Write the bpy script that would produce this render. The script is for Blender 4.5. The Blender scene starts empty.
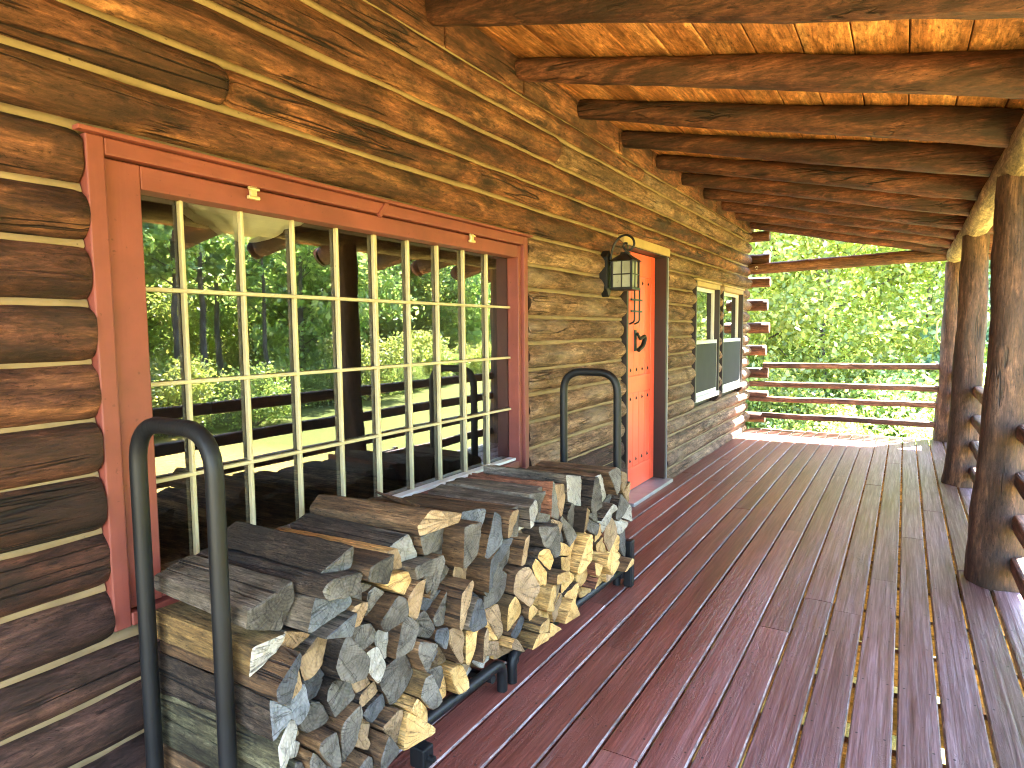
import bpy, bmesh, math, random
from mathutils import Vector, Matrix, noise
R = math.radians
rnd = random.Random(7)
S = bpy.context.scene
COL = S.collection

# ------------------------------------------------------------------ helpers
def tag(o, label=None, cat=None, group=None, kind=None):
    if label: o['label'] = label
    if cat: o['category'] = cat
    if group: o['group'] = group
    if kind: o['kind'] = kind
    return o

def empty(name, loc=(0, 0, 0), parent=None):
    o = bpy.data.objects.new(name, None)
    COL.objects.link(o)
    o.empty_display_size = 0.1
    o.location = loc
    if parent: o.parent = parent
    return o

def origin(o):
    v = Vector((0, 0, 0))
    while o is not None:
        v += o.location
        o = o.parent
    return v

class MB:
    """collects vertices and faces given in world coordinates"""
    def __init__(self):
        self.v = []; self.f = []; self.m = []; self.s = []
    def add(self, verts, faces, mat=0, smooth=True):
        b = len(self.v)
        self.v.extend([tuple(q) for q in verts])
        for k, f in enumerate(faces):
            self.f.append([i + b for i in f])
            self.m.append(mat[k] if isinstance(mat, list) else mat)
            self.s.append(smooth[k] if isinstance(smooth, list) else smooth)
    def box(self, x0, x1, y0, y1, z0, z1, bevel=0.004, mat=0, rot=None, jit=0.0):
        bm = bmesh.new()
        bmesh.ops.create_cube(bm, size=1)
        for v in bm.verts:
            v.co = Vector(((x0 + x1) / 2 + v.co.x * (x1 - x0), (y0 + y1) / 2 + v.co.y * (y1 - y0), (z0 + z1) / 2 + v.co.z * (z1 - z0)))
        if bevel:
            bmesh.ops.bevel(bm, geom=list(bm.edges), offset=bevel, segments=2, affect='EDGES', profile=0.5)
        if rot is not None:
            c = Vector(((x0 + x1) / 2, (y0 + y1) / 2, (z0 + z1) / 2))
            for v in bm.verts: v.co = c + rot @ (v.co - c)
        bm.verts.index_update()
        self.add([v.co[:] for v in bm.verts], [[v.index for v in f.verts] for f in bm.faces], mat, False)
        bm.free()
    def tube(self, pts, rad, n=12, mat=0, cap=True, capmat=None, rough=0.0, seed=0.0, flat=0.0):
        """tube along a polyline; rad is a number or a list; rough adds hand-hewn unevenness"""
        pts = [Vector(p) for p in pts]
        N = len(pts)
        rr = rad if isinstance(rad, (list, tuple)) else [rad] * N
        t0 = (pts[1] - pts[0]).normalized()
        up = Vector((0, 0, 1)) if abs(t0.z) < 0.9 else Vector((0, 1, 0))
        a = t0.cross(up).normalized(); b = t0.cross(a).normalized()
        verts = []; faces = []
        prev = t0
        for i, p in enumerate(pts):
            if i == 0: t = t0
            elif i == N - 1: t = (pts[i] - pts[i - 1]).normalized()
            else: t = ((pts[i + 1] - pts[i]).normalized() + (pts[i] - pts[i - 1]).normalized()).normalized()
            q = prev.rotation_difference(t)
            a = q @ a; b = q @ b; prev = t
            for k in range(n):
                th = 2 * math.pi * k / n
                d = a * math.cos(th) + b * math.sin(th)
                r = rr[i]
                if rough:
                    r *= 1 + rough * noise.noise(Vector((d.x * 1.3 + seed, d.y * 1.3 + p.y * 2.2 + p.x * 2.2, d.z * 1.3 + p.z * 2.2 + seed)))
                    r *= 1 + rough * .5 * noise.noise(Vector((d.x * 4 + seed, d.y * 4 + p.y * 9 + p.x * 9, d.z * 4 + p.z * 9)))
                verts.append(p + d * r)
        for i in range(N - 1):
            for k in range(n):
                k2 = (k + 1) % n
                faces.append([i * n + k, i * n + k2, (i + 1) * n + k2, (i + 1) * n + k])
        self.add(verts, faces, mat, True)
        if cap:
            cm = mat if capmat is None else capmat
            self.add([verts[k] for k in range(n)], [list(range(n))[::-1]], cm, False)
            self.add([verts[(N - 1) * n + k] for k in range(n)], [list(range(n))], cm, False)
    def lathe(self, prof, c, n=24, mat=0, axis='z'):
        verts = []; faces = []
        for r, h in prof:
            for k in range(n):
                th = 2 * math.pi * k / n
                verts.append((c[0] + r * math.cos(th), c[1] + r * math.sin(th), c[2] + h))
        for i in range(len(prof) - 1):
            for k in range(n):
                k2 = (k + 1) % n
                faces.append([i * n + k, i * n + k2, (i + 1) * n + k2, (i + 1) * n + k])
        self.add(verts, faces, mat, True)
    def build(self, name, mats, parent=None, loc=None):
        me = bpy.data.meshes.new(name)
        o = bpy.data.objects.new(name, me)
        COL.objects.link(o)
        if parent is not None:
            o.parent = parent
            off = origin(parent)
        elif loc is not None:
            o.location = loc; off = Vector(loc)
        else:
            off = Vector((0, 0, 0))
        me.from_pydata([(x - off.x, y - off.y, z - off.z) for x, y, z in self.v], [], self.f)
        if not isinstance(mats, (list, tuple)): mats = [mats]
        for m in mats: me.materials.append(m)
        me.polygons.foreach_set('material_index', self.m)
        me.polygons.foreach_set('use_smooth', self.s)
        me.validate(); me.update()
        return o

def copy_tree(o, parent=None):
    c = o.copy(); COL.objects.link(c)
    if parent: c.parent = parent
    for ch in list(o.children): copy_tree(ch, c)
    return c

def catmull(pts, n=8):
    P = [Vector(p) for p in pts]; out = []
    for i in range(len(P) - 1):
        p0 = P[max(i - 1, 0)]; p1 = P[i]; p2 = P[i + 1]; p3 = P[min(i + 2, len(P) - 1)]
        for k in range(n):
            t = k / n
            out.append(0.5 * ((2 * p1) + (-p0 + p2) * t + (2 * p0 - 5 * p1 + 4 * p2 - p3) * t * t + (-p0 + 3 * p1 - 3 * p2 + p3) * t ** 3))
    out.append(P[-1]); return out

def rounded(pts, rad, n=6):
    """polyline with its corners rounded to radius rad"""
    P = [Vector(p) for p in pts]; out = [P[0]]
    for i in range(1, len(P) - 1):
        a = (P[i - 1] - P[i]); b = (P[i + 1] - P[i])
        r = min(rad, a.length * .49, b.length * .49)
        s = P[i] + a.normalized() * r; e = P[i] + b.normalized() * r
        for k in range(n + 1):
            t = k / n
            out.append(s * (1 - t) ** 2 + P[i] * 2 * t * (1 - t) + e * t * t)
    out.append(P[-1]); return out

# ------------------------------------------------------------------ materials
def new_mat(name):
    m = bpy.data.materials.new(name); m.use_nodes = True
    nt = m.node_tree; nt.nodes.clear()
    out = nt.nodes.new('ShaderNodeOutputMaterial')
    return m, nt, out

class NT:
    def __init__(self, nt): self.nt = nt; self.L = nt.links
    def n(self, t, **kw):
        x = self.nt.nodes.new('ShaderNode' + t)
        for k, v in kw.items(): setattr(x, k, v)
        return x
    def put(self, sock, v):
        if hasattr(v, 'is_output'): self.L.new(v, sock)
        else: sock.default_value = v
    def math(self, op, a, b=None, clamp=False):
        x = self.n('Math', operation=op); x.use_clamp = clamp
        self.put(x.inputs[0], a)
        if b is not None: self.put(x.inputs[1], b)
        return x.outputs[0]
    def vmath(self, op, a, b):
        x = self.n('VectorMath', operation=op)
        self.put(x.inputs[0], a); self.put(x.inputs[1], b)
        return x.outputs[0]
    def mapping(self, vec, scale):
        x = self.n('Mapping'); self.put(x.inputs['Vector'], vec); x.inputs['Scale'].default_value = scale
        return x.outputs[0]
    def noise(self, vec, scale=1, detail=4, rough=.55, dist=0.0):
        x = self.n('TexNoise'); self.put(x.inputs['Vector'], vec)
        x.inputs['Scale'].default_value = scale; x.inputs['Detail'].default_value = detail
        x.inputs['Roughness'].default_value = rough; x.inputs['Distortion'].default_value = dist
        return x.outputs['Fac']
    def ramp(self, fac, stops, interp='LINEAR'):
        x = self.n('ValToRGB'); self.put(x.inputs['Fac'], fac)
        cr = x.color_ramp; cr.interpolation = interp
        while len(cr.elements) < len(stops): cr.elements.new(0.5)
        for e, (p, c) in zip(cr.elements, stops):
            e.position = p
            if not isinstance(c, (tuple, list)): c = (c, c, c)
            e.color = (*c[:3], 1)
        return x.outputs['Color']
    def mix(self, fac, a, b, mode='MIX'):
        x = self.n('Mix', data_type='RGBA', blend_type=mode)
        self.put(x.inputs[0], fac)
        for s, v in ((x.inputs[6], a), (x.inputs[7], b)):
            if isinstance(v, tuple) and len(v) == 3: v = (*v, 1)
            self.put(s, v)
        return x.outputs[2]
    def coords(self, spread=37.0):
        tc = self.n('TexCoord'); oi = self.n('ObjectInfo')
        s = self.n('CombineXYZ')
        self.put(s.inputs[0], self.math('MULTIPLY', oi.outputs['Random'], spread))
        self.put(s.inputs[1], self.math('MULTIPLY', oi.outputs['Random'], spread * 2.3))
        self.put(s.inputs[2], self.math('MULTIPLY', oi.outputs['Random'], spread * 1.7))
        return self.vmath('ADD', tc.outputs['Object'], s.outputs[0]), oi.outputs['Random'], tc
    def bump(self, h, strength=.4, dist=.01, normal=None):
        x = self.n('Bump'); x.inputs['Strength'].default_value = strength; x.inputs['Distance'].default_value = dist
        self.put(x.inputs['Height'], h)
        if normal is not None: self.put(x.inputs['Normal'], normal)
        return x.outputs[0]
    def bsdf(self, col, rough, out, normal=None, spec=.5, metal=0.0, coat=0.0):
        b = self.n('BsdfPrincipled')
        if isinstance(col, tuple) and len(col) == 3: col = (*col, 1)
        self.put(b.inputs['Base Color'], col); self.put(b.inputs['Roughness'], rough)
        self.put(b.inputs['Specular IOR Level'], spec); self.put(b.inputs['Metallic'], metal)
        if coat: b.inputs['Coat Weight'].default_value = coat
        if normal is not None: self.put(b.inputs['Normal'], normal)
        self.L.new(b.outputs[0], out.inputs['Surface'])
        return b

def axis_scale(axis, along, across):
    s = [across] * 3; s[axis] = along
    return tuple(s)

def wood(name, dark, mid, light, axis=1, rough=.6, cross=9.0, along=.7, vary=.35, knots=.6, cracks=.8, patch=.55, bump=.5, stain=(.02, .012, .008), spec=.35, patch_lo=.42, bleach=None):
    m, nt, out = new_mat(name); T = NT(nt)
    vec, ran, tc = T.coords()
    g = T.noise(T.mapping(vec, axis_scale(axis, along, cross)), 1, 8, .62, .6)
    col = T.ramp(g, [(.30, dark), (.50, mid), (.70, light)])
    # fine fibres
    fib = T.noise(T.mapping(vec, axis_scale(axis, along * 7, cross * 10)), 1, 4, .7)
    col = T.mix(.75, col, T.ramp(fib, [(.34, .42), (.5, 1.0), (.66, 1.6)]), 'MULTIPLY')
    st = T.noise(T.mapping(vec, axis_scale(axis, along * 4.5, cross * 3.0)), 1, 9, .75, 1.2)
    col = T.mix(.8, col, T.ramp(st, [(.36, .28), (.46, .8), (.55, 1.0), (.66, 1.7)]), 'MULTIPLY')
    mot = T.noise(T.mapping(vec, axis_scale(axis, 6, 13)), 1, 8, .75, .6)
    col = T.mix(.7, col, T.ramp(mot, [(.36, .42), (.49, .95), (.64, 1.45)]), 'MULTIPLY')
    flk = T.noise(T.mapping(vec, axis_scale(axis, 22, 75)), 1, 5, .75, .5)
    col = T.mix(1.0, col, T.ramp(flk, [(.36, 1.4), (.45, 1.0), (.57, .95), (.64, .35)]), 'MULTIPLY')
    # big blotches of darker wood, weather stain
    p = T.noise(T.mapping(vec, axis_scale(axis, 1.6, 5.0)), 1, 5, .6, .8)
    pm = T.ramp(p, [(patch_lo, 1.0), (patch_lo + .09, 0.0)])
    col = T.mix(T.math('MULTIPLY', pm, patch), col, (stain[0] * 1.0, stain[1], stain[2]))
    if bleach:
        q = T.noise(T.mapping(vec, axis_scale(axis, 1.1, 3.2)), 1, 5, .65, .5)
        col = T.mix(T.math('MULTIPLY', T.ramp(q, [(.48, 0.0), (.66, 1.0)]), bleach[3]), col, bleach[:3])
    h = T.math('MULTIPLY', g, .6)
    h = T.math('ADD', h, T.math('ADD', T.math('MULTIPLY', fib, .35), T.math('ADD', T.math('MULTIPLY', st, .8), T.math('ADD', T.math('MULTIPLY', mot, .5), T.math('MULTIPLY', flk, -.35)))))
    if knots:
        sx = T.n('SeparateXYZ'); T.L.new(vec, sx.inputs[0]); o1, o2 = [q for q in range(3) if q != axis]
        cv = T.n('CombineXYZ'); T.put(cv.inputs[0], T.math('MULTIPLY', sx.outputs[axis], 2.1)); T.put(cv.inputs[1], T.math('MULTIPLY', T.math('ADD', sx.outputs[o1], sx.outputs[o2]), 5.0))
        v = T.n('TexVoronoi'); v.voronoi_dimensions = '2D'; T.put(v.inputs['Vector'], cv.outputs[0]); v.inputs['Scale'].default_value = 1.0
        vc = T.n('SeparateColor'); T.L.new(v.outputs['Color'], vc.inputs[0])
        kd = T.math('ADD', v.outputs['Distance'], T.math('MULTIPLY', T.math('SUBTRACT', T.noise(vec, 26, 4, .65), .5), .22))
        kd = T.math('ADD', kd, T.math('MULTIPLY', vc.outputs[0], .13))
        km = T.ramp(kd, [(.05, 1.0), (.10, .75), (.125, .3), (.16, .7), (.24, 0.0)])
        col = T.mix(T.math('MULTIPLY', km, knots), col, (stain[0] * .8, stain[1] * .75, stain[2] * .7))
        h = T.math('SUBTRACT', h, T.math('MULTIPLY', km, .25))
    if cracks:
        c = T.noise(T.mapping(vec, axis_scale(axis, .55, 13)), 1, 3, .5, .35)
        ca = T.math('ABSOLUTE', T.math('SUBTRACT', c, .5))
        cm = T.ramp(ca, [(.0, 1.0), (.008, .8), (.018, 0.0)])
        gate = T.ramp(T.noise(T.mapping(vec, axis_scale(axis, 1.0, 3)), 1.3, 2), [(.50, 0.0), (.58, 1.0)])
        cm = T.math('MULTIPLY', T.math('MULTIPLY', cm, gate), cracks)
        col = T.mix(cm, col, (.008, .006, .005))
        h = T.math('SUBTRACT', h, T.math('MULTIPLY', cm, 1.2))
    tone = T.n('MapRange'); T.put(tone.inputs[0], ran); tone.inputs[3].default_value = 1 - vary; tone.inputs[4].default_value = 1 + vary
    col = T.mix(1.0, col, tone.outputs[0], 'MULTIPLY')
    rg = T.math('ADD', rough - .12, T.math('MULTIPLY', fib, .4))
    T.bsdf(col, rg, out, T.bump(h, bump, .012), spec)
    return m

def paint(name, col, rough=.45, wear=.12, bump=.15, axis=2, spec=.45, metal=0.0):
    m, nt, out = new_mat(name); T = NT(nt)
    vec, ran, tc = T.coords()
    n1 = T.noise(vec, 6, 5, .6); n2 = T.noise(T.mapping(vec, axis_scale(axis, 4, 70)), 1, 4, .6)
    c = T.mix(1.0, (*col, 1), T.ramp(n1, [(.3, 1 - wear), (.7, 1 + wear)]), 'MULTIPLY')
    sp = T.noise(vec, 55, 2)
    c = T.mix(T.math('MULTIPLY', T.ramp(sp, [(.70, 0.0), (.74, 1.0)]), wear * 3, True), c, tuple(x * .4 for x in col))
    T.bsdf(c, T.math('ADD', rough - .08, T.math('MULTIPLY', n1, .16)), out, T.bump(T.math('ADD', T.math('MULTIPLY', n2, .7), T.math('MULTIPLY', n1, .5)), bump, .004), spec, metal)
    return m

def endgrain(name, dark, light, rough=.8, bluish=None):
    m, nt, out = new_mat(name); T = NT(nt)
    vec, ran, tc = T.coords()
    n1 = T.noise(vec, 14, 6, .65); n2 = T.noise(vec, 90, 3, .7)
    # ring bands, off centre, plus saw marks
    off = T.n('CombineXYZ')
    T.put(off.inputs[1], T.math('MULTIPLY', T.math('SINE', T.math('MULTIPLY', ran, 71.0)), .055)); T.put(off.inputs[2], T.math('MULTIPLY', T.math('SINE', T.math('MULTIPLY', ran, 133.0)), .055))
    ctr = T.vmath('ADD', tc.outputs['Object'], off.outputs[0])
    w = T.n('TexWave', wave_type='RINGS', rings_direction='X'); T.put(w.inputs['Vector'], ctr)
    w.inputs['Scale'].default_value = 34; w.inputs['Distortion'].default_value = 2.2; w.inputs['Detail'].default_value = 4; w.inputs['Detail Scale'].default_value = 1.5
    n3 = T.noise(vec, 5, 3, .6)
    f = T.math('ADD', T.math('MULTIPLY', n1, .40), T.math('ADD', T.math('MULTIPLY', n2, .10), T.math('ADD', T.math('MULTIPLY', w.outputs['Fac'], .045), T.math('MULTIPLY', n3, .46))))
    col = T.ramp(f, [(.36, dark), (.52, tuple((a + b) / 2 for a, b in zip(dark, light))), (.68, light)])
    c = T.noise(vec, 9, 3, .5, 1.2)
    cm = T.ramp(T.math('ABSOLUTE', T.math('SUBTRACT', c, .5)), [(0, 1.0), (.012, 0.0)])
    sc_ = T.n('SeparateXYZ'); T.L.new(ctr, sc_.inputs[0])
    ang = T.math('ARCTAN2', sc_.outputs[2], sc_.outputs[1])
    av = T.n('CombineXYZ'); T.put(av.inputs[0], T.math('MULTIPLY', ang, 2.4)); T.put(av.inputs[1], T.math('MULTIPLY', ran, 40.0)); T.put(av.inputs[2], T.math('MULTIPLY', T.noise(vec, 18, 2), .35))
    rc = T.ramp(T.math('ABSOLUTE', T.math('SUBTRACT', T.noise(av.outputs[0], 1.7, 3, .7), .5)), [(0, .9), (.006, .6), (.014, 0.0)])
    cm = T.math('MAXIMUM', T.math('MULTIPLY', cm, .5), rc)
    col = T.mix(T.math('MULTIPLY', cm, .8), col, (.012, .01, .009))
    tone = T.n('MapRange'); T.put(tone.inputs[0], ran); tone.inputs[3].default_value = .72; tone.inputs[4].default_value = 1.25
    col = T.mix(1.0, col, tone.outputs[0], 'MULTIPLY')
    h = T.math('SUBTRACT', f, T.math('MULTIPLY', cm, .6))
    T.bsdf(col, rough, out, T.bump(h, .7, .008), .25)
    return m

def leafmat(name, c1, c2, c3, trans=.5):
    m, nt, out = new_mat(name); T = NT(nt)
    geo = T.n('NewGeometry'); tc = T.n('TexCoord')
    rpi = geo.outputs['Random Per Island']
    col = T.ramp(rpi, [(.05, c1), (.5, c2), (.92, c3)])
    col = T.mix(1.0, col, T.ramp(T.noise(tc.outputs['Object'], .9, 3), [(.3, .72), (.7, 1.3)]), 'MULTIPLY')
    d = T.n('BsdfDiffuse'); T.L.new(col, d.inputs['Color'])
    t = T.n('BsdfTranslucent')
    T.L.new(T.mix(1.0, col, (1.4, 1.4, .95), 'MULTIPLY'), t.inputs['Color'])
    g = T.n('BsdfGlossy'); g.inputs['Roughness'].default_value = .45; g.inputs['Color'].default_value = (.9, .95, .9, 1)
    s = T.n('MixShader'); s.inputs[0].default_value = trans
    T.L.new(d.outputs[0], s.inputs[1]); T.L.new(t.outputs[0], s.inputs[2])
    s2 = T.n('MixShader'); s2.inputs[0].default_value = .04
    T.L.new(s.outputs[0], s2.inputs[1]); T.L.new(g.outputs[0], s2.inputs[2])
    T.L.new(s2.outputs[0], out.inputs['Surface'])
    return m

def glassmat(name, boost=2.2, tint=(.93, .96, .95), base=0.0):
    m, nt, out = new_mat(name); T = NT(nt)
    fr = T.n('Fresnel'); fr.inputs['IOR'].default_value = 1.5
    geo = T.n('NewGeometry')
    f = T.math('ADD', T.math('MULTIPLY', fr.outputs[0], boost), base, True)
    f = T.math('MULTIPLY', f, T.math('SUBTRACT', 1.0, geo.outputs['Backfacing']))
    tc = T.n('TexCoord')
    gl = T.n('BsdfGlossy'); gl.inputs['Roughness'].default_value = 0.0
    T.L.new(T.bump(T.noise(tc.outputs['Object'], 1.6, 1), .03, .01), gl.inputs['Normal'])
    tr = T.n('BsdfTransparent'); tr.inputs['Color'].default_value = (*tint, 1)
    s = T.n('MixShader'); T.L.new(f, s.inputs[0]); T.L.new(tr.outputs[0], s.inputs[1]); T.L.new(gl.outputs[0], s.inputs[2])
    T.L.new(s.outputs[0], out.inputs['Surface'])
    return m

M = {}
M['log_dark'] = wood('log wood dark', (.025, .010, .007), (.088, .034, .020), (.24, .098, .044), 1, .68, 8, 1.3, .3, .85, .9, .7, .9, spec=.25)
M['log_upper'] = wood('log wood amber', (.038, .014, .009), (.14, .054, .028), (.31, .14, .064), 1, .66, 8, 1.2, .24, .85, .9, .6, .9, spec=.25)
M['log_low'] = wood('log wood painted falloff', (.022, .011, .009), (.062, .03, .023), (.14, .068, .046), 1, .68, 8, 1.3, .25, .8, .9, .6, .9, spec=.25)  # lower left logs, coloured darker to stand for the light falloff there
M['log_tan'] = wood('log wood weathered tan', (.075, .041, .026), (.19, .108, .064), (.34, .215, .13), 1, .72, 8, 1.1, .18, .7, .7, .45, .9, spec=.2, stain=(.06, .038, .022), patch_lo=.36, bleach=(.30, .235, .175, .4))
M['log_end'] = endgrain('log end dark', (.015, .009, .007), (.06, .032, .02))
M['cross_log'] = wood('cross log red brown', (.05, .02, .012), (.13, .05, .026), (.2, .09, .045), 0, .6, 9, .8, .2, .3, .5, .4)
M['chink'] = paint('chinking', (.225, .16, .088), .85, .25, .5, 1, .2)
M['rafter'] = wood('rafter log', (.024, .010, .008), (.092, .034, .021), (.20, .078, .042), 0, .55, 9, 1.1, .3, .8, 1.0, .65, .9)
M['board'] = wood('ceiling board', (.30, .105, .036), (.50, .205, .07), (.68, .34, .135), 1, .5, 7, .8, .2, .7, .3, .22, .25, stain=(.16, .06, .02))
M['plate'] = wood('plate log weathered', (.16, .115, .06), (.29, .22, .12), (.40, .33, .2), 1, .7, 8, .7, .1, .4, .6, .3, .5, stain=(.07, .05, .03))
M['post'] = wood('post wood', (.022, .012, .009), (.064, .033, .021), (.135, .074, .045), 2, .66, 8, 1.0, .14, .5, 1.0, .45, .6)
M['rail'] = wood('rail wood', (.05, .026, .017), (.125, .06, .035), (.21, .11, .06), 1, .6, 9, .7, .2, .4, .8, .4, .5)
M['railx'] = wood('rail wood across', (.06, .028, .016), (.15, .068, .036), (.25, .125, .065), 0, .6, 9, .7, .2, .5, .8, .4, .5)
M['red'] = paint('window paint red', (.185, .046, .034), .55, .18, .35, 1)
M['red_v'] = paint('window paint red upright', (.185, .046, .034), .55, .18, .35, 2)
M['door'] = paint('door paint', (.84, .10, .045), .38, .06, .25, 2)
M['cream'] = paint('cream muntin paint', (.46, .40, .24), .5, .14, .3, 2)
M['white'] = paint('white sash paint', (.72, .72, .68), .45, .08, .15, 2)
M['brown_trim'] = paint('dark brown trim', (.022, .013, .010), .5, .15, .3, 2)
M['tan_trim'] = paint('tan trim board', (.40, .28, .12), .6, .18, .4, 1)
M['iron'] = paint('black iron', (.014, .014, .016), .42, .3, .3, 0, .5, .4)
M['rackmetal'] = paint('rack black paint', (.0065, .007, .008), .5, .35, .35, 2, .3)
M['brass'] = paint('brass latch', (.62, .52, .28), .4, .2, .3, 2, .5, .5)
M['metal_sill'] = paint('grey threshold', (.33, .32, .33), .4, .2, .2, 1, .5, .5)
M['screen'] = paint('insect screen', (.02, .022, .026), .7, .1, .3, 2, .2)
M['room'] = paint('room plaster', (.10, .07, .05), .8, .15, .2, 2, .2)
M['opal'] = paint('opal glass', (.80, .78, .68), .3, .05, .1, 2)
M['seeded'] = paint('seeded lantern glass', (.30, .31, .25), .25, .25, .5, 2)
M['rope'] = paint('rope', (.55, .45, .28), .8, .2, .5, 2)
M['roofing'] = paint('roof shingles', (.09, .08, .075), .9, .3, .6, 1)
M['pane'] = glassmat('window glass', 2.5, base=.07)
M['pane2'] = glassmat('sash window glass', 2.6, (.8, .85, .83))
M['bark'] = wood('tree bark', (.05, .042, .035), (.12, .10, .082), (.2, .175, .15), 2, .85, 10, 2.5, .2, 0, .6, .3, .8)
M['leaf_a'] = leafmat('maple leaf', (.18, .235, .07), (.29, .345, .09), (.44, .43, .125), .62)
M['leaf_b'] = leafmat('deep leaf', (.17, .27, .10), (.30, .41, .14), (.46, .52, .18), .6)
M['leaf_c'] = leafmat('shrub leaf', (.13, .205, .06), (.22, .31, .085), (.34, .38, .12), .58)
M['leaf_d'] = leafmat('blue green needle', (.12, .22, .15), (.2, .32, .22), (.3, .42, .32), .4)

def deckmat():
    m, nt, out = new_mat('deck paint'); T = NT(nt)
    vec, ran, tc = T.coords()
    g = T.noise(T.mapping(vec, (55, 1.6, 55)), 1, 6, .65, .4)
    big = T.noise(T.mapping(vec, (7, .8, 7)), 1, 4, .6)
    col = T.ramp(big, [(.3, (.105, .029, .021)), (.55, (.165, .050, .035)), (.75, (.22, .082, .062))])
    # worn along the grain
    wear = T.noise(T.mapping(vec, (38, 1.1, 38)), 1, 7, .7, .6)
    area = T.noise(T.mapping(vec, (5, .9, 5)), 1, 3, .6)
    wm = T.math('MULTIPLY', T.ramp(wear, [(.60, 0.0), (.68, 1.0)]), T.ramp(area, [(.42, 0.0), (.62, 1.0)]))
    col = T.mix(T.math('MULTIPLY', wm, .7), col, (.20, .135, .115))
    sxx = T.n('SeparateXYZ'); T.L.new(tc.outputs['Object'], sxx.inputs[0])
    path_sheen = T.ramp(T.math('ADD', T.math('MULTIPLY', sxx.outputs[0], .4), T.math('MULTIPLY', T.math('SUBTRACT', big, .5), .3)), [(.40, 0.0), (.85, 1.0)])
    col = T.mix(T.math('MULTIPLY', path_sheen, .75), col, T.ramp(g, [(.32, (.075, .050, .050)), (.5, (.19, .14, .155)), (.68, (.33, .27, .305))]))  # worn traffic path; its lilac cast is sky sheen put into the colour
    gf = T.noise(T.mapping(vec, (150, 3.5, 150)), 1, 4, .7)
    col = T.mix(.7, col, T.ramp(gf, [(.32, .5), (.5, 1.0), (.68, 1.5)]), 'MULTIPLY')
    sp = T.noise(vec, 60, 3, .6)
    col = T.mix(T.math('MULTIPLY', T.ramp(sp, [(.70, 0.0), (.73, 1.0)]), .7), col, (.03, .012, .01))
    # blisters and flakes in the paint
    fl = T.noise(T.mapping(vec, (30, 8, 30)), 1, 4, .6, 1.0)
    fm = T.ramp(T.math('ABSOLUTE', T.math('SUBTRACT', fl, .5)), [(0, 1.0), (.02, 0.0)])
    fm = T.math('MULTIPLY', fm, T.ramp(area, [(.45, 0.0), (.6, 1.0)]))
    tone = T.n('MapRange'); T.put(tone.inputs[0], ran); tone.inputs[3].default_value = .82; tone.inputs[4].default_value = 1.2
    col = T.mix(1.0, col, tone.outputs[0], 'MULTIPLY')
    h = T.math('ADD', T.math('MULTIPLY', g, .7), T.math('ADD', T.math('MULTIPLY', fm, .22), T.math('MULTIPLY', wm, -.3)))
    # nail heads, two to a board over every joist
    fx = T.math('FRACT', T.math('DIVIDE', T.math('SUBTRACT', 2.5714, sxx.outputs[0]), .1414)); fy = T.math('FRACT', T.math('DIVIDE', T.math('ADD', sxx.outputs[1], 2.2025), .405))
    du = T.math('MULTIPLY', T.math('SUBTRACT', T.math('ABSOLUTE', T.math('SUBTRACT', fx, .5)), .3), .1414); dv = T.math('MULTIPLY', T.math('SUBTRACT', fy, .5), .405)
    dd = T.math('SQRT', T.math('ADD', T.math('MULTIPLY', du, du), T.math('MULTIPLY', dv, dv)))
    nm = T.math('LESS_THAN', dd, .0042)
    col = T.mix(T.math('MULTIPLY', nm, .85), col, (.012, .009, .009))
    T.bsdf(col, T.math('ADD', .27, T.math('MULTIPLY', wear, .34)), out, T.bump(h, .85, .007), .3)
    return m
M['deck'] = deckmat()
M['deck_edge'] = wood('worn board edge glint', (.10, .05, .042), (.24, .18, .165), (.36, .31, .30), 1, .5, 30, 2.0, .3, 0, .3, .2, .3)  # worn edges, coloured pale for the light they reflect
M['joist'] = wood('joist', (.10, .06, .03), (.2, .12, .06), (.3, .19, .1), 0, .8)

def groundmat():
    m, nt, out = new_mat('dry lawn'); T = NT(nt)
    tc = T.n('TexCoord'); v = tc.outputs['Object']
    a = T.noise(v, .35, 6, .6); b = T.noise(v, 9, 6, .7); c = T.noise(v, 60, 3, .7)
    col = T.ramp(T.math('ADD', T.math('MULTIPLY', a, .6), T.math('MULTIPLY', b, .4)), [(.36, (.13, .15, .035)), (.48, (.33, .25, .07)), (.62, (.44, .315, .10))])
    col = T.mix(.6, col, T.ramp(c, [(.3, .6), (.7, 1.35)]), 'MULTIPLY')
    # green band away from the house, under the wood
    sx = T.n('SeparateXYZ'); T.L.new(v, sx.inputs[0])
    gx = T.math('ADD', sx.outputs[0], T.math('MULTIPLY', T.math('SUBTRACT', a, .5), 6))
    gy = T.math('ADD', sx.outputs[1], T.math('MULTIPLY', T.math('SUBTRACT', a, .5), 6))
    mk = T.math('MAXIMUM', T.ramp(T.math('MULTIPLY', gx, .1), [(1.15, 0.0), (1.4, 1.0)]), T.ramp(T.math('MULTIPLY', gy, .05), [(.44, 0.0), (.53, 1.0)]))
    col = T.mix(T.math('MULTIPLY', mk, .85), col, T.mix(b, (.05, .085, .02), (.12, .16, .04)))
    T.bsdf(col, .95, out, T.bump(T.math('ADD', b, c), .6, .05), .1)
    return m
M['ground'] = groundmat()

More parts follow.
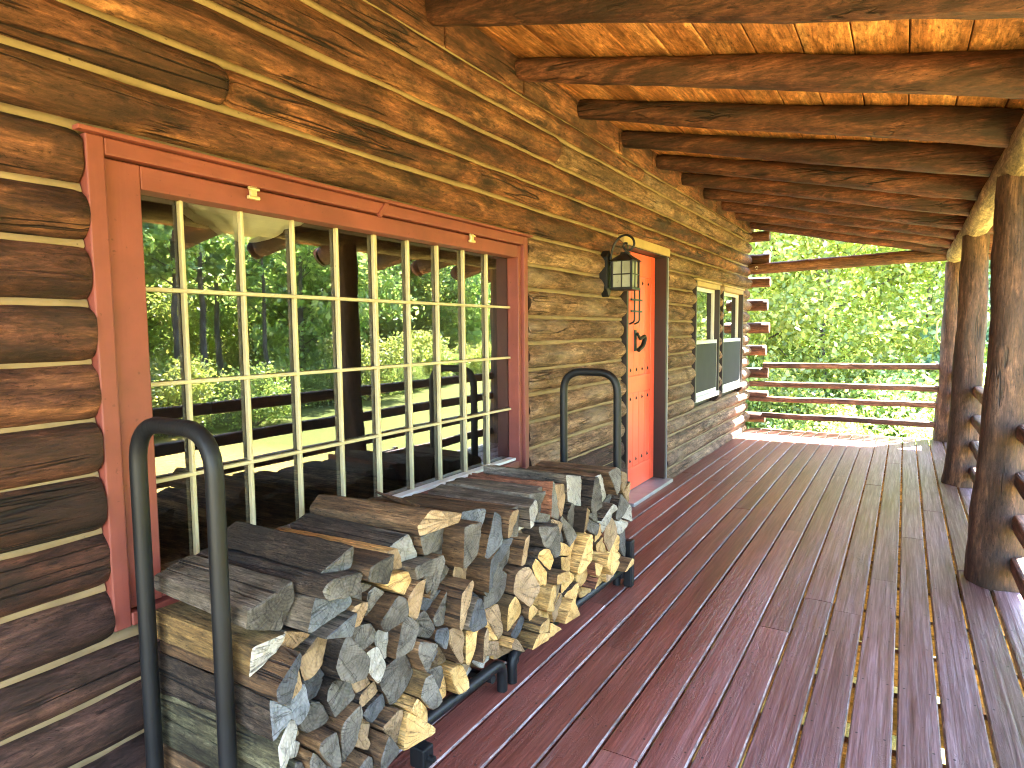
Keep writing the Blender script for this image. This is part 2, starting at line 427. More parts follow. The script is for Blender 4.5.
# ------------------------------------------------------------------ the setting
GZ = -1.2
gm = MB()
n = 60; ext = 140.0
def gz(x, y):
    d = math.hypot(x, y)
    return GZ + .12 * noise.noise(Vector((x * .12, y * .12, 3))) * min(1, max(0, (d - 6) / 8)) + max(0, y - 11) * .03
gv = []
for i in range(n + 1):
    for j in range(n + 1):
        u = (i / n * 2 - 1); w = (j / n * 2 - 1)
        x = math.copysign(abs(u) ** 2.2, u) * ext; y = math.copysign(abs(w) ** 2.2, w) * ext + 5
        gv.append((x, y, gz(x, y)))
gm.add(gv, [[i * (n + 1) + j, (i + 1) * (n + 1) + j, (i + 1) * (n + 1) + j + 1, i * (n + 1) + j + 1] for i in range(n) for j in range(n)])
tag(gm.build('lawn', M['ground']), kind='structure')

# deck of painted boards
YA, YB = -2.2, 9.62
deck = empty('porch_deck', (0, 0, 0)); deck['kind'] = 'structure'
P = .1414; GAP = .009
edges = [2.43 - P * k for k in range(0, 18)]
for k in range(17):
    g_ = .0125 if k < 6 else GAP
    x1 = edges[k] - g_ / 2; x0 = edges[k + 1] + g_ / 2
    if k == 16: x0 = .005
    if x1 - x0 < .02: continue
    cuts = [YA]
    y = YA + rnd.uniform(1.2, 3.6)
    forced = {9: [1.93], 3: [1.95, 5.0], 11: [2.6, 5.2], 6: [3.6], 13: [3.0]}.get(k)
    if forced: cuts += forced
    else:
        while y < YB - 1:
            cuts.append(y); y += rnd.choice([3.05, 3.66, 4.88])
    cuts.append(YB)
    for a, b in zip(cuts[:-1], cuts[1:]):
        mb = MB(); dz = rnd.uniform(-.0018, .0018)
        N = max(2, int((b - a) / .25))
        prof = [(x0, -.032), (x0, -.006), (x0 + .005, 0), ((x0 + x1) / 2, .0012), (x1 - .005, 0), (x1, -.006), (x1, -.032)]
        vs = []; fs = []
        sd = rnd.uniform(0, 50)
        for i in range(N + 1):
            yy = a + .002 + (b - a - .004) * i / N
            wob = .0016 * noise.noise(Vector((sd, yy * .9, 0)))
            cup = .0015 * noise.noise(Vector((sd + 9, yy * .6, 0)))
            for q, (px, pz) in enumerate(prof):
                vs.append((px + wob, yy, pz + dz + (cup if q in (2, 3, 4) else 0)))
        nP = len(prof)
        for i in range(N):
            for q in range(nP - 1):
                fs.append([i * nP + q, (i + 1) * nP + q, (i + 1) * nP + q + 1, i * nP + q + 1])
            fs.append([i * nP + nP - 1, (i + 1) * nP + nP - 1, (i + 1) * nP, i * nP])
        fs.append(list(range(nP))); fs.append([N * nP + q for q in range(nP)][::-1])
        mb.add(vs, fs, [1 if f < N * nP and f % nP in (1, 4) else 0 for f in range(len(fs))], False)
        mb.build('deck_board', [M['deck'], M['deck_edge']], deck)
y = YA + .2
while y < YB:
    mb = MB(); mb.box(.0, 2.41, y - .02, y + .02, -.19, -.036, .002); mb.build('joist', M['joist'], deck); y += .405

# ------------------------------------------------------------------ log cabin
cabin = empty('log_cabin', (0, 0, 0))
tag(cabin, 'log cabin wall with tan chinking, red framed picture window and red door', 'cabin')
SEAM = [-.07, .08, .235, .393, .54, .70, .86, 1.02, 1.17, 1.33, 1.485, 1.645, 1.79, 1.954, 2.116, 2.259, 2.427, 2.599, 2.727]

def wall_log(y0, y1, z0, z1, mat, xf=0.0, depth=.052, seed=0, name='log', cut0=True, cut1=True, pw=2.3):
    h = z1 - z0 - (.012 if pw < 3 else .009); zc = (z0 + z1) / 2
    N = max(3, int((y1 - y0) / .055)); K = 15
    mb = MB(); vs = []; fs = []
    st = [y0 + (y1 - y0) * i / N for i in range(N + 1)]
    st = [y0, y0 + .006, y0 + .022] + st[1:-1] + [y1 - .022, y1 - .006, y1]
    st = sorted(st)
    for y in st:
        e = min(y - y0 if cut0 else 9, y1 - y if cut1 else 9)
        sh = 0.0
        if e < .03: sh = (1 - e / .03) ** 2 * (.35 if abs(y1 - .915) < .03 else 1.0)
        wz = .006 * noise.noise(Vector((y * .9, seed * 3.1, 1.0))) + .003 * noise.noise(Vector((y * 4, seed * 3.1, 1.0)))
        wx = .011 * noise.noise(Vector((y * .55, seed * 5.7, 7.0)))
        hh = h * (1 + .05 * noise.noise(Vector((y * 1.3, seed * 2.2, 4.0))))
        for k in range(K):
            t = -1 + 2 * k / (K - 1)
            x = xf + wx - depth * abs(t) ** pw - .014 * sh
            x += .0095 * noise.noise(Vector((y * 3.0, t * 1.6 + seed * 4, seed))) + .0042 * noise.noise(Vector((y * 13, t * 5 + seed * 4, seed)))
            z = zc + wz + t * hh / 2 * (1 - .1 * sh)
            vs.append((x, y, z))
        vs.append((xf - depth - .12, y, zc + wz + hh / 2)); vs.append((xf - depth - .12, y, zc + wz - hh / 2))
    Q = K + 2
    for i in range(len(st) - 1):
        for k in range(Q):
            k2 = (k + 1) % Q
            fs.append([i * Q + k, i * Q + k2, (i + 1) * Q + k2, (i + 1) * Q + k])
    mb.add(vs, fs, 0, True)
    L = len(st) - 1
    mb.add([vs[k] for k in range(Q)], [list(range(Q))[::-1]], 1, False)
    mb.add([vs[L * Q + k] for k in range(Q)], [list(range(Q))], 1, False)
    return mb.build(name, [mat, M['log_end']], cabin)

# openings: (y0, y1, z0, z1)
WIN = (.924, 3.285, .57, 1.935)
DOOR = (4.80, 5.885, 0.0, 2.055)
W1 = (6.76, 7.80, .63, 1.915)
W2 = (7.93, 9.07, .63, 1.915)
wall_end = 9.5
for r in range(18):
    z0, z1 = SEAM[r], SEAM[r + 1]; zc = (z0 + z1) / 2
    spans = [(-2.6, wall_end + (.10 if r % 2 else 0.0))]
    for (a, b, c, d) in (WIN, DOOR, W1, W2):
        if c - .04 < zc < d + .02:
            new = []
            for s, e in spans:
                if s < a < e:
                    new += [(s, a), (b, e)]
                else: new.append((s, e))
            spans = new
    out = []
    for s, e in spans:
        if r == 14 and s < 0: out += [(s, 1.36), (1.364, e)]
        elif r == 16 and e > 9: out += [(s, 3.7), (3.703, e)]
        elif r == 17 and e > 9: out += [(s, 5.2), (5.203, e)]
        else: out.append((s, e))
    for s, e in out:
        j0 = rnd.uniform(-.02, .02) if s > 0 else 0; j1 = rnd.uniform(-.03, .03) if e < 9 else rnd.uniform(-.02, .02)
        if abs(e - WIN[0]) < .01: j1 = rnd.uniform(-.006, .002)
        if abs(s - WIN[1]) < .01: j0 = rnd.uniform(0, .02)
        if s > 1.3 and s < 1.4 or s in (3.703, 5.203): j0 = 0
        if e in (1.36, 3.7, 5.2): j1 = 0
        if abs(s - 5.885) < .01: j0 = rnd.uniform(-.012, .012)
        if s > 5.8: mt = M['log_tan']
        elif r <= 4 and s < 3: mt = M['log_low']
        elif e <= 1.0: mt = M['log_dark']
        elif s > 3: mt = M['log_tan'] if r > 3 else M['log_dark']
        elif r >= 14: mt = M['log_upper']
        elif r == 13: mt = M['log_upper']
        else: mt = M['log_dark']
        pw = 2.1 if s > 3 else (2.5 if r >= 13 else 3.0)
        dp = .054 if s > 3 else (.052 if r >= 13 else .042)
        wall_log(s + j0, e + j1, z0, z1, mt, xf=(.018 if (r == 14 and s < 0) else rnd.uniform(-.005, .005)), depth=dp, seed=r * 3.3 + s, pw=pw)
# chinking: a sloped fillet of mortar in every joint, cut at the openings
mb = MB()
for r in range(1, 19):
    zc = SEAM[r]
    spans = [(-2.6, wall_end - .02)]
    for (a, b, c, d) in (WIN, DOOR, W1, W2):
        if c - .0 < zc < d - .01:
            new = []
            for s, e in spans:
                if s < a < e: new += [(s, a - .003), (b + .02, e)]
                else: new.append((s, e))
            spans = new
    for s, e in spans:
        N = max(2, int((e - s) / .08)); vs = []; fs = []
        for i in range(N + 1):
            y = s + (e - s) * i / N
            o = .006 * noise.noise(Vector((y * 1.3, r, 0))) + .004 * noise.noise(Vector((y * 6, r, 0)))
            xo = (-.038 if y < 3.2 else -.043) + .004 * noise.noise(Vector((y * 3, r, 5)))
            for (dx, dz) in ((-.05, .02), (-.006, .013), (.0, .003), (.003, -.009), (-.012, -.016), (-.05, -.02)):
                vs.append((xo + dx, y, zc + o + dz))
        for i in range(N):
            for k in range(5): fs.append([i * 6 + k, (i + 1) * 6 + k, (i + 1) * 6 + k + 1, i * 6 + k + 1])
        mb.add(vs, fs, 0, True)
mb.build('chinking', M['chink'], cabin)
# rough plank closing the gap between the top log and the ceiling
mb = MB()
for k in range(17):
    y0 = -2.5 + k * .72
    mb.box(-.11, -.03 + .006 * (k % 3), y0 + .004, y0 + .716, 2.72, 2.95, .006)
mb.build('top_plank', M['log_upper'], cabin)
# squared ends of the gable wall logs crossing at the corner
zc = .15
for k in range(9):
    z = .15 + .3165 * k
    mb = MB()
    h = rnd.uniform(.062, .076); L = rnd.uniform(.185, .225)
    pts = [(x, 9.66, z) for x in (-3.0, -1.5, -.4, 0, .07, .14, L - .01, L)]
    mb.tube(pts, [h * 1.12] * 7 + [h * 1.06], 10, 0, True, 0, .10, k * 3.7)
    mb.build('cross_log', M['cross_log'], cabin)

# wall body behind the logs (inside face and insulation), open at window and door
mb = MB()
def wallbody(y0, y1, z0, z1): mb.box(-.26, -.115, y0, y1, z0, z1, 0)
wallbody(-2.6, .96, -.1, 2.85); wallbody(.963, 3.28, -.1, .56); wallbody(.963, 3.28, 1.94, 2.85)
wallbody(3.283, 4.79, -.1, 2.85); wallbody(4.793, 5.88, 2.06, 2.85); wallbody(5.883, 6.75, -.1, 2.85)
wallbody(6.753, 7.81, -.1, .62); wallbody(6.753, 7.81, 1.92, 2.85); wallbody(7.813, 7.92, -.1, 2.85)
wallbody(7.923, 9.08, -.1, .62); wallbody(7.923, 9.08, 1.92, 2.85); wallbody(9.083, 9.45, -.1, 2.85)
mb.build('wall_core', M['brown_trim'], cabin)
# stone footing under the log wall
mb = MB(); mb.box(-.3, -.02, -2.6, 9.5, -1.6, -.075, .01); mb.build('foundation', M['metal_sill'], cabin)

# --- picture window
pw = empty('picture_window', (-.03, 2.1, .57), cabin)
mb = MB()
def casing(y0, y1, z0, z1, x0=-.12, x1=-.008, m=0): mb.box(x0, x1, y0, y1, z0, z1, .004, m)
casing(.925, .972, .572, 1.931, m=1); casing(3.222, 3.266, .572, 1.931, m=1)
casing(.9725, 3.2215, 1.884, 1.930, x1=-.0085); casing(.9725, 3.2215, .573, .612, x1=-.004)
mb.build('casing', [M['red'], M['red_v']], pw)
mb = MB()
casing(.978, 1.075, .616, 1.879, -.10, -.026, 1); casing(3.186, 3.219, .616, 1.879, -.10, -.026, 1)
casing(1.0755, 3.1855, 1.812, 1.8785, -.10, -.0265); casing(1.0755, 3.1855, .6165, .655, -.10, -.0265)
mb.build('sash', [M['red'], M['red_v']], pw)
mb = MB(); mb.box(-.02, .012, .90, 3.29, 1.932, 1.944, .002); mb.build('drip_cap', M['red'], pw)
gy0, gy1, gz0, gz1 = 1.020, 3.186, .66, 1.812
cols = [1.229 + .2155 * k for k in range(9)]
rows = [.955, 1.25, 1.535]
mb = MB()
for k, y in enumerate(cols):
    w = .0062 if k != 4 else .009
    mb.box(-.0995, -.080, y - w, y + w, gz0, gz1, .003)
for z in rows: mb.box(-.0993, -.0785, 1.076, gy1 - .0005, z - .0065, z + .0065, .003)
mb.build('muntin_grid', M['cream'], pw)
mb = MB(); mb.box(-.098, -.05, 1.0765, gy1 - .001, .6565, .672, .003); mb.build('glazing_sill', M['white'], pw)
mb = MB(); mb.add([(-.100, 1.0, .62), (-.100, 3.215, .62), (-.100, 3.215, 1.86), (-.100, 1.0, 1.86)], [[0, 1, 2, 3]], 0, False)
mb.build('pane', M['pane'], pw)
for y, z in ((1.442, 1.872), (2.715, 1.872)):
    mb = MB()
    mb.box(-.022, -.013, y - .016, y + .016, z + .005, z + .028, .002)
    mb.box(-.022, -.009, y - .012, y + .012, z - .018, z + .006, .002)
    mb.tube([(-.010, y - .02, z + .004), (-.010, y + .02, z + .004)], .005, 8)
    mb.box(-.022, -.006, y - .022, y + .022, z - .030, z - .018, .003)
    mb.build('latch', M['brass'], pw)
mb = MB(); mb.box(-.016, -.002, 2.055, 2.075, 1.865, 1.95, .002, rot=Matrix.Rotation(R(-38), 3, 'X')); mb.build('turn_button', M['red'], pw)

# --- front door with frame
door = empty('door', (-.12, 5.34, .03), cabin)
D0, D1 = 4.87, 5.795
mb = MB(); mb.box(-.17, -.13, D0, D1, .035, 2.05, .004)
mb.box(-.1295, -.118, D0 + .001, D0 + .105, .0355, 2.0495, .004); mb.box(-.1295, -.118, D1 - .105, D1 - .001, .0355, 2.0495, .004)
for a, b in ((.036, .225), (.865, 1.01), (1.86, 2.049)): mb.box(-.1295, -.1178, D0 + .1055, D1 - .1055, a, b, .004)
mb.build('door_leaf', M['door'], door)
pyy = [D0 + .108 + .1418 * k for k in range(6)]
for a, b in ((.229, .861), (1.014, 1.856)):
    for k in range(5):
        mb = MB(); mb.box(-.1295, -.1215, pyy[k] + .002, pyy[k + 1] - .003, a, b, .003); mb.build('plank', M['door'], door)
mb = MB()
for z in (.285, .815, 1.06, 1.80):
    for k in range(5):
        yc = (pyy[k] + pyy[k + 1]) / 2
        mb.lathe([(.0, .0), (.001, .0)], (0, 0, 0), 3)
        mb.v = mb.v[:-6]; mb.f = mb.f[:-3]; mb.m = mb.m[:-3]; mb.s = mb.s[:-3]
        vs = []; nn = 4
        for (dy, dz) in ((0, .022), (.013, 0), (0, -.016), (-.013, 0)): vs.append((-.1212, yc + dy, z + dz))
        vs.append((-.110, yc, z))
        mb.add(vs, [[0, 1, 4], [1, 2, 4], [2, 3, 4], [3, 0, 4]], 0, False)
mb.build('stud', M['iron'], door)
# iron grille over the little viewing hatch
mb = MB(); mb.box(-.1214, -.112, 5.135, 5.30, 1.485, 1.725, .003); mb.build('hatch', M['door'], door)
mb = MB()
for yy in (5.16, 5.275):
    mb.tube(rounded([(-.118, yy, 1.45), (-.075, yy, 1.47), (-.075, yy, 1.74), (-.118, yy, 1.765)], .02), .0075, 8)
for zz in (1.555, 1.65): mb.box(-.084, -.074, 5.09, 5.35, zz - .008, zz + .008, .002)
mb.build('grille', M['iron'], door)
mb = MB()
mb.box(-.1212, -.112, 5.27, 5.32, 1.22, 1.40, .004)
mb.tube(catmull([(-.10, 5.295, 1.375), (-.085, 5.33, 1.33), (-.07, 5.40, 1.345), (-.075, 5.37, 1.27), (-.09, 5.30, 1.23)], 6), [.012] * 6 + [.016] * 8 + [.02] * 11, 8)
mb.build('knocker', M['iron'], door)
df = empty('door_frame', (-.06, 5.34, 0), cabin)
mb = MB()
mb.box(-.19, -.012, 5.80, 5.835, .0, 2.06, .003); mb.box(-.19, -.012, 4.83, 4.865, .0, 2.06, .003); mb.box(-.19, -.02, 4.866, 5.799, 2.054, 2.085, .003)
mb.build('jamb', M['brown_trim'], df)
mb = MB(); mb.box(-.10, -.006, 5.839, 5.846, .012, 2.05, .001); mb.build('weather_strip', M['metal_sill'], df)
mb = MB(); mb.box(-.10, -.04, 5.85, 5.872, .0, 2.05, .002); mb.build('side_trim', M['brown_trim'], df)
mb = MB(); mb.box(-.09, -.004, 4.74, 5.875, 2.062, 2.132, .004); mb.build('lintel_board', M['tan_trim'], df)
mb = MB(); mb.box(-.2, .055, 4.83, 5.84, -.004, .028, .004); mb.build('threshold', M['metal_sill'], df)

# --- two sash windows
def sash_window(a, b, label):
    w = empty('sash_window', (-.05, (a + b) / 2, .64), cabin); w['label'] = label
    y0, y1 = a + .012, b - .012
    z0, z1 = .64, 1.905
    mb = MB()
    mb.box(-.14, -.008, y0, y0 + .035, z0, z1, .003); mb.build('jamb', M['brown_trim'], w)
    mb = MB(); mb.box(-.14, -.008, y1 - .035, y1, z0, z1, .003); mb.build('jamb', M['brown_trim'], w)
    mb = MB(); mb.box(-.14, -.004, y0 + .0355, y1 - .0355, z1 - .05, z1, .003); mb.box(-.14, .006, y0 - .02, y1 + .02, z1 + .003, z1 + .022, .003); mb.build('head_trim', M['tan_trim'], w)
    mb = MB(); mb.box(-.14, .006, y0 + .0355, y1 - .0355, z0 - .005, z0 + .045, .004); mb.build('sill', M['white'], w)
    zm = (z0 + z1) / 2 - .01
    for (p, q, x) in ((z0 + .046, zm + .02, -.03), (zm - .02, z1 - .051, -.065)):
        mb = MB(); c, d = y0 + .036, y1 - .036
        mb.box(x - .03, x, c, c + .035, p, q, .003); mb.box(x - .03, x, d - .035, d, p, q, .003)
        mb.box(x - .03, x - .001, c + .0352, d - .0352, p + .001, p + .04, .003); mb.box(x - .03, x - .001, c + .0352, d - .0352, q - .04, q - .001, .003)
        mb.build('sash', M['white'], w)
        mb = MB(); mb.add([(x - .016, c + .02, p + .02), (x - .016, d - .02, p + .02), (x - .016, d - .02, q - .02), (x - .016, c + .02, q - .02)], [[0, 1, 2, 3]], 0, False)
        mb.build('pane', M['pane2'], w)
    mb = MB(); mb.box(-.027, -.025, y0 + .072, y1 - .072, z0 + .088, zm - .021, 0); mb.build('insect_screen', M['screen'], w)
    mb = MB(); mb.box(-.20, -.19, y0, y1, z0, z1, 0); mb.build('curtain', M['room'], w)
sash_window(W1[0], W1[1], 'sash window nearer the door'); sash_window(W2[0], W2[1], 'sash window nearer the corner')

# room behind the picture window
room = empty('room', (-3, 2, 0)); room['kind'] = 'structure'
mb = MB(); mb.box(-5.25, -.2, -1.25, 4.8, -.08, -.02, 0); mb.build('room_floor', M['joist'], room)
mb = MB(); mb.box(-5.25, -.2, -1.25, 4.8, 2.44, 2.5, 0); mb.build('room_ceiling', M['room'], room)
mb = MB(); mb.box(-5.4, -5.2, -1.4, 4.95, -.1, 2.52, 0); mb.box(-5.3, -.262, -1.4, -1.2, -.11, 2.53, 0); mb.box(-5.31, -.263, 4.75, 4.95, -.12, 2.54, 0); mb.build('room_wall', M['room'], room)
# ceiling lamp seen through the glass
lamp = empty('ceiling_lamp', (-.95, 2.12, 2.44))
tag(lamp, 'scalloped white glass ceiling lamp behind the picture window', 'lamp')
mb = MB()
prof = [(.015, -.005), (.02, -.40), (.05, -.405)]
mb.lathe([(.02, 0), (.02, -.38), (.06, -.385), (.02, -.39)], (-.95, 2.12, 2.44), 16); mb.lathe([(.07, 0), (.07, -.02), (.02, -.03)], (-.95, 2.12, 2.44), 16)
mb.build('stem', M['brass'], lamp)
mb = MB(); vs = []; fs = []
pr = [(.30, -.27), (.302, -.30), (.285, -.33), (.25, -.36), (.17, -.385), (.165, -.40), (.14, -.42), (.10, -.44), (.05, -.455), (.0005, -.46)]
nn = 48
for r, h in pr:
    for k in range(nn):
        th = 2 * math.pi * k / nn
        rr = r * (1 + .035 * math.cos(12 * th))
        vs.append((-.95 + rr * math.cos(th), 2.12 + rr * math.sin(th), 2.31 + h))
for i in range(len(pr) - 1):
    for k in range(nn): fs.append([i * nn + k, i * nn + (k + 1) % nn, (i + 1) * nn + (k + 1) % nn, (i + 1) * nn + k])
mb.add(vs, fs); mb.build('lamp_shade', M['opal'], lamp)

# ------------------------------------------------------------------ porch roof
roof = empty('porch_roof', (0, 0, 2.8))
tag(roof, 'shed porch roof of round dark rafters under orange wooden boards', 'porch roof')
RX = 3.07
def zr_bot(x): return 2.775 - .226 * x
def zr_top(x): return 2.893 - .203 * x
ry = [2.445 + .774 * k for k in range(-6, 9)] + [9.53]
for k, y in enumerate(ry):
    mb = MB(); pts = []; rad = []
    sag = rnd.uniform(-.012, .012); yo = rnd.uniform(-.02, .02)
    xs = [-.06, -.045, -.02] + [.03 + i * .09 for i in range(35)] + [RX - .03, RX - .01]
    for x in xs:
        e = 1.0
        if x < 0: e = .72 + .28 * (x + .06) / .06
        if x > RX - .03: e = .93
        w = sag * math.sin(x * 1.4)
        pts.append((x, y + w + yo * x / 2, (zr_bot(x) + zr_top(x)) / 2 + w * .4)); rad.append((zr_top(x) - zr_bot(x)) / 2 * e * 1.02)
    mb.tube(pts, rad, 16, 0, True, 1, .17, k * 5.1)
    mb.build('rafter', [M['rafter'], M['log_end']], roof)
x = -.16
RY0, RY1 = -2.4, 9.86
sl = math.atan(.203)
while x < RX:
    w = .1985
    mb = MB()
    x2 = min(x + w, RX)
    N = 24; a0 = x + .0025; a1 = x2 - .0025
    dz = rnd.uniform(0, .002)
    vs = []; fs = []
    for i in range(N + 1):
        yy = RY0 + (RY1 - RY0) * i / N
        for (px, oz) in ((a0, .003), (a0 + .004, -.0), (a1 - .004, -.0), (a1, .003), (a1, .022), (a0, .022)):
            vs.append((px, yy, zr_top(px) + .002 + dz + oz))
    for i in range(N):
        for q in range(6): fs.append([i * 6 + q, (i + 1) * 6 + q, (i + 1) * 6 + (q + 1) % 6, i * 6 + (q + 1) % 6])
    fs += [[0, 1, 2, 3, 4, 5], [N * 6 + q for q in range(6)][::-1]]
    mb.add(vs, fs, 0, False); mb.build('ceiling_board', M['board'], roof)
    x += w
mb = MB()
vs = [(x, y, zr_top(x) + o) for o in (.028, .075) for x in (-.6, RX + .03) for y in (RY0 - .02, RY1 + .02)]
mb.add(vs, [[0, 1, 3, 2], [4, 6, 7, 5], [0, 4, 5, 1], [2, 3, 7, 6], [0, 2, 6, 4], [1, 5, 7, 3]], 0, False)
mb.build('roof_covering', M['roofing'], roof)
# plate log carrying the rafters
mb = MB()
pts = [(2.338 + .012 * noise.noise(Vector((y * .5, 0, 0))), y, 2.262 + .012 * noise.noise(Vector((y * .5, 5, 0)))) for y in [-2.3 + .12 * i for i in range(101)]]
mb.tube(pts, [.096 + .006 * noise.noise(Vector((p[1] * .7, 0, 9))) for p in pts], 18, 0, True, 1, .04, 3)
mb.build('plate_beam', [M['plate'], M['log_end']], roof)
# tie beam across the open end
mb = MB()
pts = [(-.12 + .1 * i, 9.60, 2.232 + .0245 * (-.12 + .1 * i)) for i in range(25)]
mb.tube(pts, [.073 + .009 * (p[0] / 2.3) for p in pts], 14, 0, True, 1, .09, 8)
tb = mb.build('tie_beam', [M['railx'], M['log_end']], roof)
mb = MB()
mb.tube([(.06 + .018 * math.cos(t), 9.533, 2.24 + .018 * math.sin(t)) for t in [2 * math.pi * i / 14 for i in range(15)]], .005, 8, 0, False)
mb.build('hook_ring', M['white'], tb)

# main roof over the cabin, rising from the porch roof
mr = MB()
vs = [(x, y, z) for (x, z) in ((-.55, 3.02), (-5.4, 6.0), (-5.4, 6.1), (-.55, 3.12)) for y in (-2.8, 9.9)]
mr.add(vs, [[0, 1, 3, 2], [2, 3, 5, 4], [4, 5, 7, 6], [6, 7, 1, 0], [0, 2, 4, 6], [1, 7, 5, 3]], 0, False)
mr.build('main_roof', M['roofing'], cabin)

# ------------------------------------------------------------------ posts and railings
POSTS = [-.93, 1.72, 4.36, 6.97, 9.60]
plabel = ['log porch post hidden behind the viewer', 'log porch post just outside the right edge', 'thick cracked log porch post nearest the viewer, flared at its foot', 'middle log porch post, between the thick cracked post and the corner post', 'log corner post at the far end holding a small cream rope handle']
for i, y in enumerate(POSTS):
    p = empty('porch_post', (2.325, y, 0))
    tag(p, plabel[i], 'post', 'log posts along the open side of the porch')
    mb = MB(); pts = []; rad = []
    for k in range(61):
        z = GZ - .1 + k * (2.19 - GZ + .1) / 60
        fl = .028 * max(0, 1 - z / .75) ** 1.5 if z > 0 else .028
        r = .134 - .011 * max(0, z) + fl * 1.25 - .01
        pts.append((2.332 + .012 * max(0, z) / 2.2 + .006 * noise.noise(Vector((z * .8, i * 3, 0))), y + .006 * noise.noise(Vector((z * .8, i * 3, 8))), z)); rad.append(r)
    mb.tube(pts, rad, 22, 0, True, 0, .15, i * 9.3 + 2)
    mb.build('trunk', M['post'], p)
    # a drying check running down the trunk
    mb = MB()
    a0 = 3.85 if i == 2 else 4.2
    vs = []; fs = []
    for k in range(40):
        z = .05 + k * 2.0 / 39
        r = .132 - .012 * z + .028 * max(0, 1 - z / .75) ** 1.5 - .010
        a = a0 + .05 * math.sin(z * 2.3 + i) + .05 * noise.noise(Vector((z * 3, i, 3)))
        w = .0045 * (0.6 + .6 * noise.noise(Vector((z * 2, i, 6)))) / .13
        cx = 2.323 + .022 * z / 2.2
        for da in (-w, w): vs.append((cx + (r + .004) * math.cos(a + da), y + (r + .004) * math.sin(a + da), z))
    for k in range(39): fs.append([2 * k, 2 * k + 1, 2 * k + 3, 2 * k + 2])
    if i == 4:
        mb = MB()
        mb.tube(catmull([(2.215, 9.545, 1.50), (2.185, 9.525, 1.46), (2.18, 9.52, 1.36), (2.185, 9.525, 1.27), (2.215, 9.545, 1.22)], 6), .009, 8)
        for z in (1.50, 1.22): mb.lathe([(.0005, -.016), (.014, -.010), (.018, 0), (.014, .010), (.0005, .016)], (2.212, 9.54, z), 12)
        mb.build('rope_handle', M['rope'], p)

def rail_tube(a, b, rx, rz, mat, parent, seed, name='rail'):
    """a hand-squared rail with rounded arrises from a to b"""
    a = Vector(a); b = Vector(b); d = (b - a); L = d.length; d.normalize()
    side = d.cross(Vector((0, 0, 1))).normalized(); up = Vector((0, 0, 1))
    N = max(6, int(L / .09)); n = 16; vs = []; fs = []
    for i in range(N + 1):
        c = a + d * (L * i / N)
        c = c + up * (.008 * noise.noise(Vector((seed, i * .12, 0)))) + side * (.008 * noise.noise(Vector((seed, i * .12, 7))))
        for k in range(n):
            th = 2 * math.pi * (k + .5) / n
            cx, cz = math.cos(th), math.sin(th)
            sx = math.copysign(abs(cx) ** .55, cx); sz = math.copysign(abs(cz) ** .55, cz)
            q = 1 + .10 * noise.noise(Vector((seed + cx * 1.5, i * .25, cz * 1.5)))
            vs.append(c + side * (rx * sx * q) + up * (rz * sz * q))
    for i in range(N):
        for k in range(n): fs.append([i * n + k, i * n + (k + 1) % n, (i + 1) * n + (k + 1) % n, (i + 1) * n + k])
    mb = MB(); mb.add(vs, fs, 0, True)
    mb.add(vs[:n], [list(range(n))[::-1]], 1, False); mb.add(vs[-n:], [list(range(n))], 1, False)
    return mb.build(name, [mat, M['log_end']], parent)

rl = ['four squared rails between posts behind the viewer', 'porch railing at the right edge, beyond the viewer\'s side of the cracked post', 'side porch railing of four rails between the cracked post and the middle post', 'side porch railing of four rails between the middle post and the corner post']
for i in range(4):
    g = empty('porch_railing', (2.40, (POSTS[i] + POSTS[i + 1]) / 2, 0))
    tag(g, rl[i], 'railing', 'log railings round the porch')
    for k, zt in enumerate((.89, .64, .415, .192)):
        rail_tube((2.405, POSTS[i] + .06, zt - .046), (2.405, POSTS[i + 1] - .06, zt - .046), .040, .045, M['rail'], g, i * 4 + k)
g = empty('porch_railing', (1.1, 9.62, 0))
tag(g, 'four horizontal rails closing the far end of the porch', 'railing', 'log railings round the porch')
for k, (x0, z0, z1) in enumerate(((.16, .893, .91), (-.02, .632, .64), (-.02, .42, .435), (.16, .195, .193))):
    rail_tube((x0, 9.60 if k % 2 else 9.62, z0), (2.27, 9.60, z1), .04, .038, M['railx'], g, 40 + k)

# ------------------------------------------------------------------ wall lantern
LX, LY = .135, 4.41
lan = empty('wall_lantern', (0, LY, 1.8))
tag(lan, 'black iron wall lantern with seeded glass and a scroll top left of the red door', 'lantern')
mb = MB()
vs = []
pl = [(0, .17), (.05, .12), (.058, .0), (.05, -.10), (0, -.16), (-.05, -.10), (-.058, .0), (-.05, .12)]
for xx, s in ((-.04, 1), (.012, 1), (.022, .82)):
    for (dy, dz) in pl: vs.append((xx, LY + dy * s, 1.80 + dz * s))
fs = [[i * 8 + k, i * 8 + (k + 1) % 8, (i + 1) * 8 + (k + 1) % 8, (i + 1) * 8 + k] for i in range(2) for k in range(8)] + [[16 + k for k in range(8)]]
mb.add(vs, fs, 0, False); mb.build('backplate', M['iron'], lan)
mb = MB()
sc = [(.02, LY, 1.86), (.035, LY, 1.97), (.075, LY, 2.045), (.135, LY, 2.07), (.185, LY, 2.045), (.20, LY, 2.0), (.175, LY, 1.965), (.14, LY, 1.965), (.12, LY, 1.99), (.13, LY, 2.012), (.15, LY, 2.008)]
mb.tube(catmull(sc, 6), .0085, 8)
mb.tube([(.14, LY, 1.966), (LX, LY, 1.945)], .01, 8)
mb.tube([(.02, LY, 1.885), (.06, LY, 1.885)], .009, 8)
mb.build('scroll_arm', M['iron'], lan)
hw = .072
mb = MB(); mb.box(LX - .012 - .02, LX + .032, LY - .02, LY + .02, 1.928, 1.95, .004)
